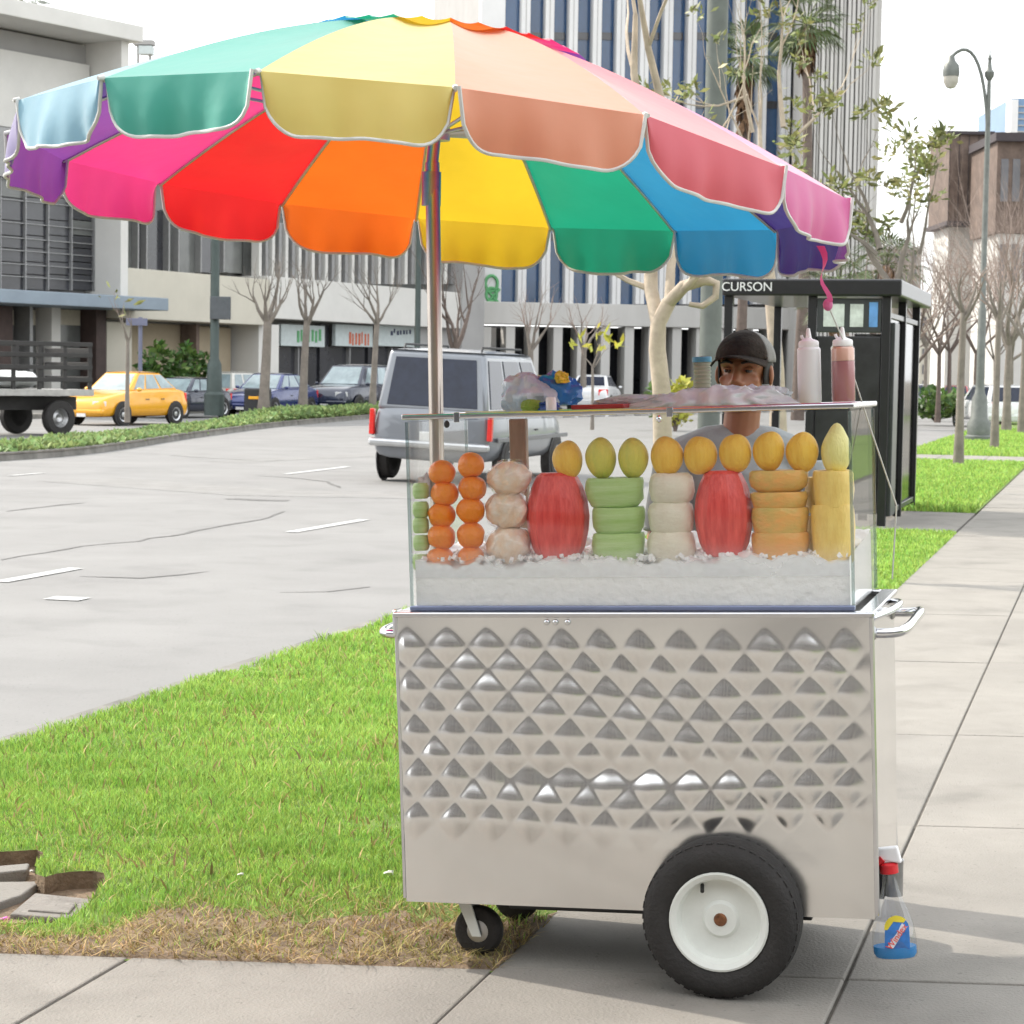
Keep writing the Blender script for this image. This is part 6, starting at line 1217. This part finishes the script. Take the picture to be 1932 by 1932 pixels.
# ================================================================== TREES
mat('bark_grey', (.20, .175, .15), .9, var=.25, scale=4, bump=.6, bscale=18); mat('bark_tan', (.42, .35, .27), .85, var=.25, scale=5, bump=.6, bscale=20); mat('bark_dark', (.13, .10, .085), .9, var=.25, scale=4, bump=.5); mat('twig', (.27, .21, .18), .9, var=.2, scale=3); mat('leaf_olive', (.27, .28, .10), .5, scale=1.2, col2=(.14, .17, .06), island=.6, trans=.3); mat('leaf_yellow', (.50, .47, .06), .5, scale=1, col2=(.34, .36, .06), island=.4, trans=.35); mat('leaf_green', (.10, .19, .035), .5, scale=.8, col2=(.05, .11, .025), island=.5, trans=.25); mat('palm_leaf', (.10, .14, .045), .55, scale=1, col2=(.06, .09, .035), island=.5, trans=.15); mat('palm_skirt', (.17, .10, .055), .9, var=.3, scale=5)
def tree(name, label, base, H, trunk_r, trunk_h, spread, levels, bark, twig, seed, lean=(0, 0), nb=(3, 4), up=.35, leaves=None, leafn=0, leafsize=.3, minr=.006, group=None, path=None, limbs=None, clump=0, cat='tree', shrink=(.62, .82)):
    rd = random.Random(seed); t_ = thing(name, label, cat, base, 0, group); big = MB(); fine = MB(); tips = []
    if path is None:
        path = [Vector((lean[0] * k, lean[1] * k, trunk_h * k)) + Vector((rd.gauss(0, .02), rd.gauss(0, .02), 0)) * trunk_h * .3 * k for k in (0, .3, .6, 1)]
    n_ = len(path); big.tube(path, [trunk_r * (1.25 if k == 0 else 1 - .3 * k / max(1, n_ - 1)) for k in range(n_)], 10)
    def grow(p, d, ln, r, lv):
        pts = [p]; dd = d.copy()
        for k in range(4):
            dd = (dd + Vector((rd.gauss(0, .13), rd.gauss(0, .13), rd.gauss(0, .09) + up * .16))).normalized(); pts.append(pts[-1] + dd * ln / 4)
        rads = [r * (1 - .16 * k) for k in range(5)]; (big if r > trunk_r * .28 else fine).tube(pts, rads, 7 if r > .04 else 5 if r > .015 else 4, cap=False)
        if lv <= 0 or r * .6 < minr: tips.append((pts[-1], dd)); return
        nn = rd.randint(*nb)
        for c in range(nn):
            k = 4 if c == 0 else rd.choice((2, 3, 3, 4)); a = rd.uniform(0, 6.283); o = dd.orthogonal().normalized(); o = Matrix.Rotation(a, 3, dd) @ o
            nd = (dd * (1 if c else 1.8) + o * spread * rd.uniform(.7, 1.2)).normalized(); grow(pts[k], nd, ln * rd.uniform(*shrink), rads[k] * (rd.uniform(.55, .72) if c else .8), lv - 1)
    if limbs is None:
        m0 = rd.randint(*nb) + 1; limbs = []
        for c in range(m0):
            a = 6.283 * c / m0 + rd.uniform(-.4, .4); limbs.append((path[-1] - Vector((0, 0, trunk_h * .06 * rd.random())), Vector((math.cos(a) * spread, math.sin(a) * spread, 1)).normalized(), (H - trunk_h) * rd.uniform(.36, .48), trunk_r * rd.uniform(.45, .6)))
    for p, d, ln, r in limbs: grow(Vector(p), Vector(d).normalized(), ln, r, levels)
    tr2 = big.build('trunk', bark, t_, smooth=60, recalc=False)
    if fine.v: fine.build('crown', twig, t_, smooth=60, recalc=False)
    if leaves:
        P = []
        for p, d in tips:
            for k in range(clump or 1): P.append(p + Vector((rd.gauss(0, .5), rd.gauss(0, .5), rd.gauss(0, .45))) * leafsize * .9)
        P = np.array([tuple(p) for p in (P[:leafn] if leafn else P)])
        leafcloud('leaves', P, 0, leafsize, leaves, None, t_, .17)
    return t_
# three pruned bare trees in front of the shop row, one slender one further left, more behind the pole
for (u, v, vt, hh, r_, sd, lab) in ((496, 786, 648, 640, .19, 2, 'bare pruned street tree before the white pier, nearest the lamp post'), (571, 782, 642, 640, .16, 3, 'bare pruned street tree in front of the pale green shop sign'), (702, 780, 640, 640, .13, 4, 'bare pruned street tree beside the orange shop sign')):
    p = G(u, v, -.0); zt_ = at(u, 605, p.y).z; top = at(u, 455, p.y).z
    tree('street_tree', lab, (p.x, p.y, 0), top, r_, zt_, .62, 5, 'bark_grey', 'bark_grey', sd, (rng.uniform(-.2, .2), 0), (3, 4), .7, None, minr=.009, group='bare trees along the shops')
p = G(848, 782, 0); tree('street_tree', 'bare dark tree with vertical limbs right of the umbrella pole', (p.x, p.y + 6, 0), at(848, 420, p.y + 6).z, .2, at(848, 660, p.y + 6).z, .55, 4, 'bark_dark', 'bark_dark', 9, (0, 0), (3, 4), .6, None, minr=.014)
p = G(215, 800, 0); tree('street_tree', 'thin young tree with few leaves at the office block corner', (p.x, p.y + 2, 0), at(215, 520, p.y + 2).z, .07, at(215, 640, p.y + 2).z, .5, 3, 'bark_grey', 'twig', 13, (0, 0), (2, 3), .6, 'leaf_olive', 90, .3, .008, clump=2)
# parkway tree beyond the vendor, trunk forks above the box
D = 17.2; b0 = Vector((at(1252, 735, D).x, D, 0))
W_ = lambda u, v, dd=0: at(u, v, D + dd) - b0
path = [Vector((0.02, 0, 0)), Vector((0.02, 0, .6)), W_(1248, 735), W_(1240, 660), W_(1242, 610), W_(1262, 570)]
limbs = [(W_(1242, 612), W_(1215, 500, .2) - W_(1242, 612), 1.5, .045), (W_(1262, 572), W_(1350, 520, -.3) - W_(1262, 572), .55, .05), (W_(1225, 545, .2), W_(1165, 525, .3) - W_(1225, 545, .2), .8, .028), (W_(1228, 470, .2), W_(1188, 60, .3) - W_(1228, 470, .2), 1.9, .06), (W_(1225, 420, .2), W_(1215, 0, .3) - W_(1225, 420, .2), 1.9, .055), (W_(1262, 572), W_(1285, 300, .3) - W_(1262, 572), 1.3, .045)]
t_ = tree('parkway_tree', 'pale forked parkway tree standing just beyond the vendor', b0, 5, .085, 1, .55, 3, 'bark_tan', 'bark_tan', 21, (0, 0), (2, 3), .25, 'leaf_olive', 160, .10, .008, path=path, limbs=limbs, clump=2, shrink=(.5, .75))
m_ = MB(); m_.tube([W_(1242, 612), W_(1228, 545, .2), W_(1228, 470, .2), W_(1222, 380, .2)], [.06, .058, .056, .05], 9); m_.build('limb', 'bark_tan', t_, smooth=60)
m_ = MB(); m_.tube([W_(1258, 575), W_(1290, 540, -.1), W_(1330, 528, -.1), W_(1352, 535, -.1), W_(1350, 560, -.1), W_(1325, 578, -.1), W_(1300, 574, -.1)], [.055, .05, .045, .035, .03, .026, .02], 9); m_.build('limb', 'bark_tan', t_, smooth=60)
# open leafy tree behind the shelter: explicit limbs as seen, big leaves in tufts
D = 30.0; b0 = Vector((at(1690, 900, D).x, D, 0)); W_ = lambda u, v, dd=0: at(u, v, D + dd) - b0
path = [Vector((0, 0, 0)), W_(1692, 800), W_(1690, 700), W_(1695, 600), W_(1690, 545)]
def lim(a, b, ln, r): return (a, b - a, ln, r)
limbs = [lim(W_(1690, 560), W_(1660, 470, .4), .9, .06), lim(W_(1690, 600), W_(1735, 500, -.4), .9, .05), lim(W_(1690, 545), W_(1700, 420, .2), 1.0, .055), lim(W_(1660, 470), W_(1620, 340, .3), 1.1, .045), lim(W_(1700, 420), W_(1745, 330, -.3), .8, .035), lim(W_(1655, 480), W_(1560, 400), 1.0, .035), lim(W_(1640, 400), W_(1600, 260, .3), .9, .03), lim(W_(1735, 480), W_(1770, 350, -.3), .8, .03)]
tree('parkway_tree', 'sparse tree with large olive leaves rising behind the bus shelter', b0, 6, .13, 2, .6, 4, 'bark_grey', 'bark_grey', 33, (0, 0), (2, 3), .2, 'leaf_olive', 14000, .15, .0045, path=path, limbs=limbs, clump=24, shrink=(.55, .8))
# tall thin leafy branches crossing the tower
D = 34.0; b0 = Vector((at(1470, 900, D).x, D, 0)); W_ = lambda u, v, dd=0: at(u, v, D + dd) - b0
path = [Vector((0, 0, 0)), W_(1466, 700), W_(1455, 560), W_(1440, 420)]
limbs = [lim(W_(1440, 420), W_(1478, 140), 2.0, .06), lim(W_(1445, 470), W_(1412, 180, .3), 2.1, .05), lim(W_(1478, 240), W_(1450, 20, .2), 1.7, .045), lim(W_(1420, 250), W_(1385, 60), 1.3, .035), lim(W_(1470, 280), W_(1620, 190, .3), 1.5, .04), lim(W_(1412, 180), W_(1300, 230), 1.0, .025), lim(W_(1445, 500), W_(1520, 330), 1.4, .03)]
tree('parkway_tree', 'tall pale branching tree crossing the front of the tower', b0, 9, .13, 3, .5, 4, 'bark_tan', 'bark_tan', 44, (0, 0), (2, 3), .3, 'leaf_olive', 8000, .15, .0045, path=path, limbs=limbs, clump=18, shrink=(.5, .8))
# right-hand parkway row: thin bare trunks and twiggy crowns
for (u, v, top, r_, vf, sd, lab) in ((1808, 880, 420, .085, 590, 51, 'thin bare tree standing in the lawn right of the shelter'), (1876, 846, 430, .09, 600, 52, 'thin bare tree behind the right street lamp'), (1927, 818, 300, .11, 640, 53, 'bare tree at the right edge of the lawn')):
    p = G(u, v, 0); tree('street_tree', lab, (p.x, p.y, 0), at(u, top, p.y).z, r_, at(u, vf, p.y).z, .55, 4, 'bark_grey', 'twig', sd, (0, 0), (3, 4), .5, None, minr=.009, group='bare trees on the right lawn')
for i, (u, D, top, sd, m, lab) in enumerate(((1745, 92, 470, 61, 'twig', 'distant bare tree left of the thin lawn tree'), (1840, 100, 400, 62, 'twig', 'distant brown twiggy tree behind the lamp post'), (1905, 85, 360, 63, 'twig', 'large brown twiggy tree at the right edge'), (1680, 105, 500, 64, 'twig', 'distant bare tree behind the shelter roof'), (1965, 120, 380, 65, 'twig', 'brown twiggy tree just past the right edge'), (1790, 115, 480, 66, 'twig', 'distant brown tree between the shelter and lamp post'), (1875, 130, 440, 67, 'twig', 'farthest brown tree below the brown building'), (1720, 72, 430, 68, 'twig', 'bare tree close behind the right shelter post'), (1900, 66, 400, 69, 'twig', 'bare brown tree between lamp post and photo edge'), (1770, 78, 440, 70, 'twig', 'bare tree above the far green shrubs'))):
    b0 = at(u, 760, D); tree('street_tree', lab, (b0.x, b0.y, 0), at(u, top - 120, D).z, .10 + .02 * (i % 3), at(u, 650 + 14 * (i % 4), D).z, .6 + .12 * (i % 4), 5, ('bark_grey', 'bark_dark')[i % 2], m, sd, (0, 0), (4, 5), .25, None, minr=.005, group='distant bare trees')
for i, (u, D, sd, lab) in enumerate(((1000, 95, 71, 'bare tree in front of the tower ground floor, left'), (1100, 100, 72, 'bare tree in front of the tower ground floor, right'))):
    b0 = at(u, 760, D); tree('street_tree', lab, (b0.x, b0.y, 0), at(u, 510, D).z, .17, at(u, 660, D).z, .6, 4, 'bark_grey', 'twig', sd, (0, 0), (3, 4), .5, None, minr=.012)
b0 = at(1118, 760, 60); tree('young_tree', 'young tree with bright yellow leaves above the white sedan', (b0.x, b0.y, 0), at(1118, 605, 60).z, .05, at(1118, 690, 60).z, .7, 2, 'bark_grey', 'twig', 75, (0, 0), (2, 3), .4, 'leaf_yellow', 70, .35, .006, clump=3)
# palms
def palm(label, u, D, vtop, r_, seed, fr=26, size=2.1, drop=.8):
    rd = random.Random(seed); b0 = at(u, 760, D); t_ = thing('palm_tree', label, 'palm tree', (b0.x, b0.y, 0)); z = at(u, vtop, D).z
    m_ = MB(); m_.tube([(0, 0, 0), (.1, 0, z * .3), (.15, 0, z * .65), (0, 0, z)], [r_ * 1.3, r_, r_ * .9, r_ * .85], 9); m_.build('trunk', 'bark_dark', t_, smooth=60)
    m_ = MB()
    for k in range(150):
        a = rd.uniform(0, 6.283); zz = z - rd.uniform(0, 1.7) * drop; ro = r_ * rd.uniform(1.3, 2.4) * (1.0 if zz > z - drop else .75); ln_ = rd.uniform(.5, 1.0); d = Vector((math.cos(a), math.sin(a), 0)); s_ = Vector((-d.y, d.x, 0)) * .09
        o_ = d * r_ * .7 + Vector((0, 0, zz)); e_ = d * ro + Vector((0, 0, zz - ln_ * .8)); m_.add([o_ - s_ * .4, o_ + s_ * .4, o_.lerp(e_, .6) + s_ + d * .05, e_, o_.lerp(e_, .6) - s_ + d * .05], [(0, 1, 2, 3, 4)])
    sk = m_.build('dead_skirt', 'palm_skirt', t_, recalc=False)
    for k in range(fr):
        az = rd.uniform(0, 6.283); el = rd.uniform(-.9, 1.2); d = Vector((math.cos(az) * math.cos(el), math.sin(az) * math.cos(el), math.sin(el))); m_ = MB(); st = Vector((0, 0, z)); e = st + d * size * .55
        m_.tube([st, e], .025, 4, cap=False); side = d.cross(Vector((0, 0, 1))); side = side.normalized() if side.length > .05 else Vector((1, 0, 0)); upv = side.cross(d)
        for q in range(13):
            a = (q - 6) / 6 * 1.35; dd = (d * math.cos(a) + side * math.sin(a)).normalized(); tip = e + dd * size * .62 + Vector((0, 0, -.28 * size * (.4 + abs(a) * .3))); w_ = side * .05 * size
            mid = e + dd * size * .34; m_.add([e, mid + w_ * .6, tip, mid - w_ * .6], [(0, 1, 2, 3)])
        m_.build('frond', 'palm_leaf', t_, recalc=False)
palm('shaggy fan palm in front of the ribbed tower', 1505, 78, 45, .2, 5, 34, 1.5)
palm('second fan palm left of the ribbed tower', 1392, 84, 105, .2, 8, 30, 1.5, 1.6)
palm('fan palm behind the shelter roof beside the ribbed tower', 1578, 74, 545, .2, 11, 22, 1.5)
palm('low fan palm behind the shelter roof, right of the ribbed tower', 1665, 80, 500, .2, 17, 22, 1.6)
palm('palm top showing above the office block roof at the top left', 38, 110, 8, .3, 14, 26, 1.6)
# hedges and shrubs
def shrub(name, label, c, r, n, m, size, seed, cat='shrub'):
    rd = np.random.default_rng(seed); t_ = thing(name, label, cat, (c[0], c[1], 0)); d = rd.normal(size=(n, 3)); d /= np.linalg.norm(d, axis=1)[:, None]; k = rd.uniform(.45, 1, n)[:, None] ** .5; P = d * k * np.array(r); P[:, 2] += r[2]
    P *= (1 + .18 * np.sin(P[:, :1] * 5 + P[:, 2:] * 4)); leafcloud('foliage', P, 0, size, m, None, t_); s_ = MB()
    for q in range(5): a = q * 1.26; s_.tube([(0, 0, 0), (math.cos(a) * r[0] * .5, math.sin(a) * r[1] * .5, r[2] * 1.2)], [.05, .015], 5, cap=False)
    s_.build('stem', 'bark_dark', t_, recalc=False); return t_
for i, u in enumerate((275, 300, 326, 352, 382)):
    p = at(u, 740, 80 + i); shrub('hedge_plant', f'dark upright hedge plant before the garage, {["first", "second", "third", "fourth", "fifth"][i]} from the left', (p.x, p.y), (.42, .42, .95 + .15 * (i % 2)), 420, 'leaf_green', .3, 80 + i)
p = at(1275, 740, 60); shrub('round_shrub', 'bright green round shrub right of the pale tree trunk', (p.x, p.y), (.5, .5, .75), 420, 'leaf_yellow', .22, 91)
p = at(1262, 740, 66); shrub('round_shrub', 'dark green shrub behind the bright round shrub', (p.x, p.y), (.7, .7, .65), 420, 'leaf_green', .24, 92)
for i, (u, D) in enumerate(((1765, 80), (1785, 88))):
    p = at(u, 770, D); shrub('round_shrub', ['green roadside shrub far right of the shelter', 'green roadside shrub beside the far red car'][i], (p.x, p.y), (1.0, .7, .55), 300, 'leaf_green', .3, 95 + i)
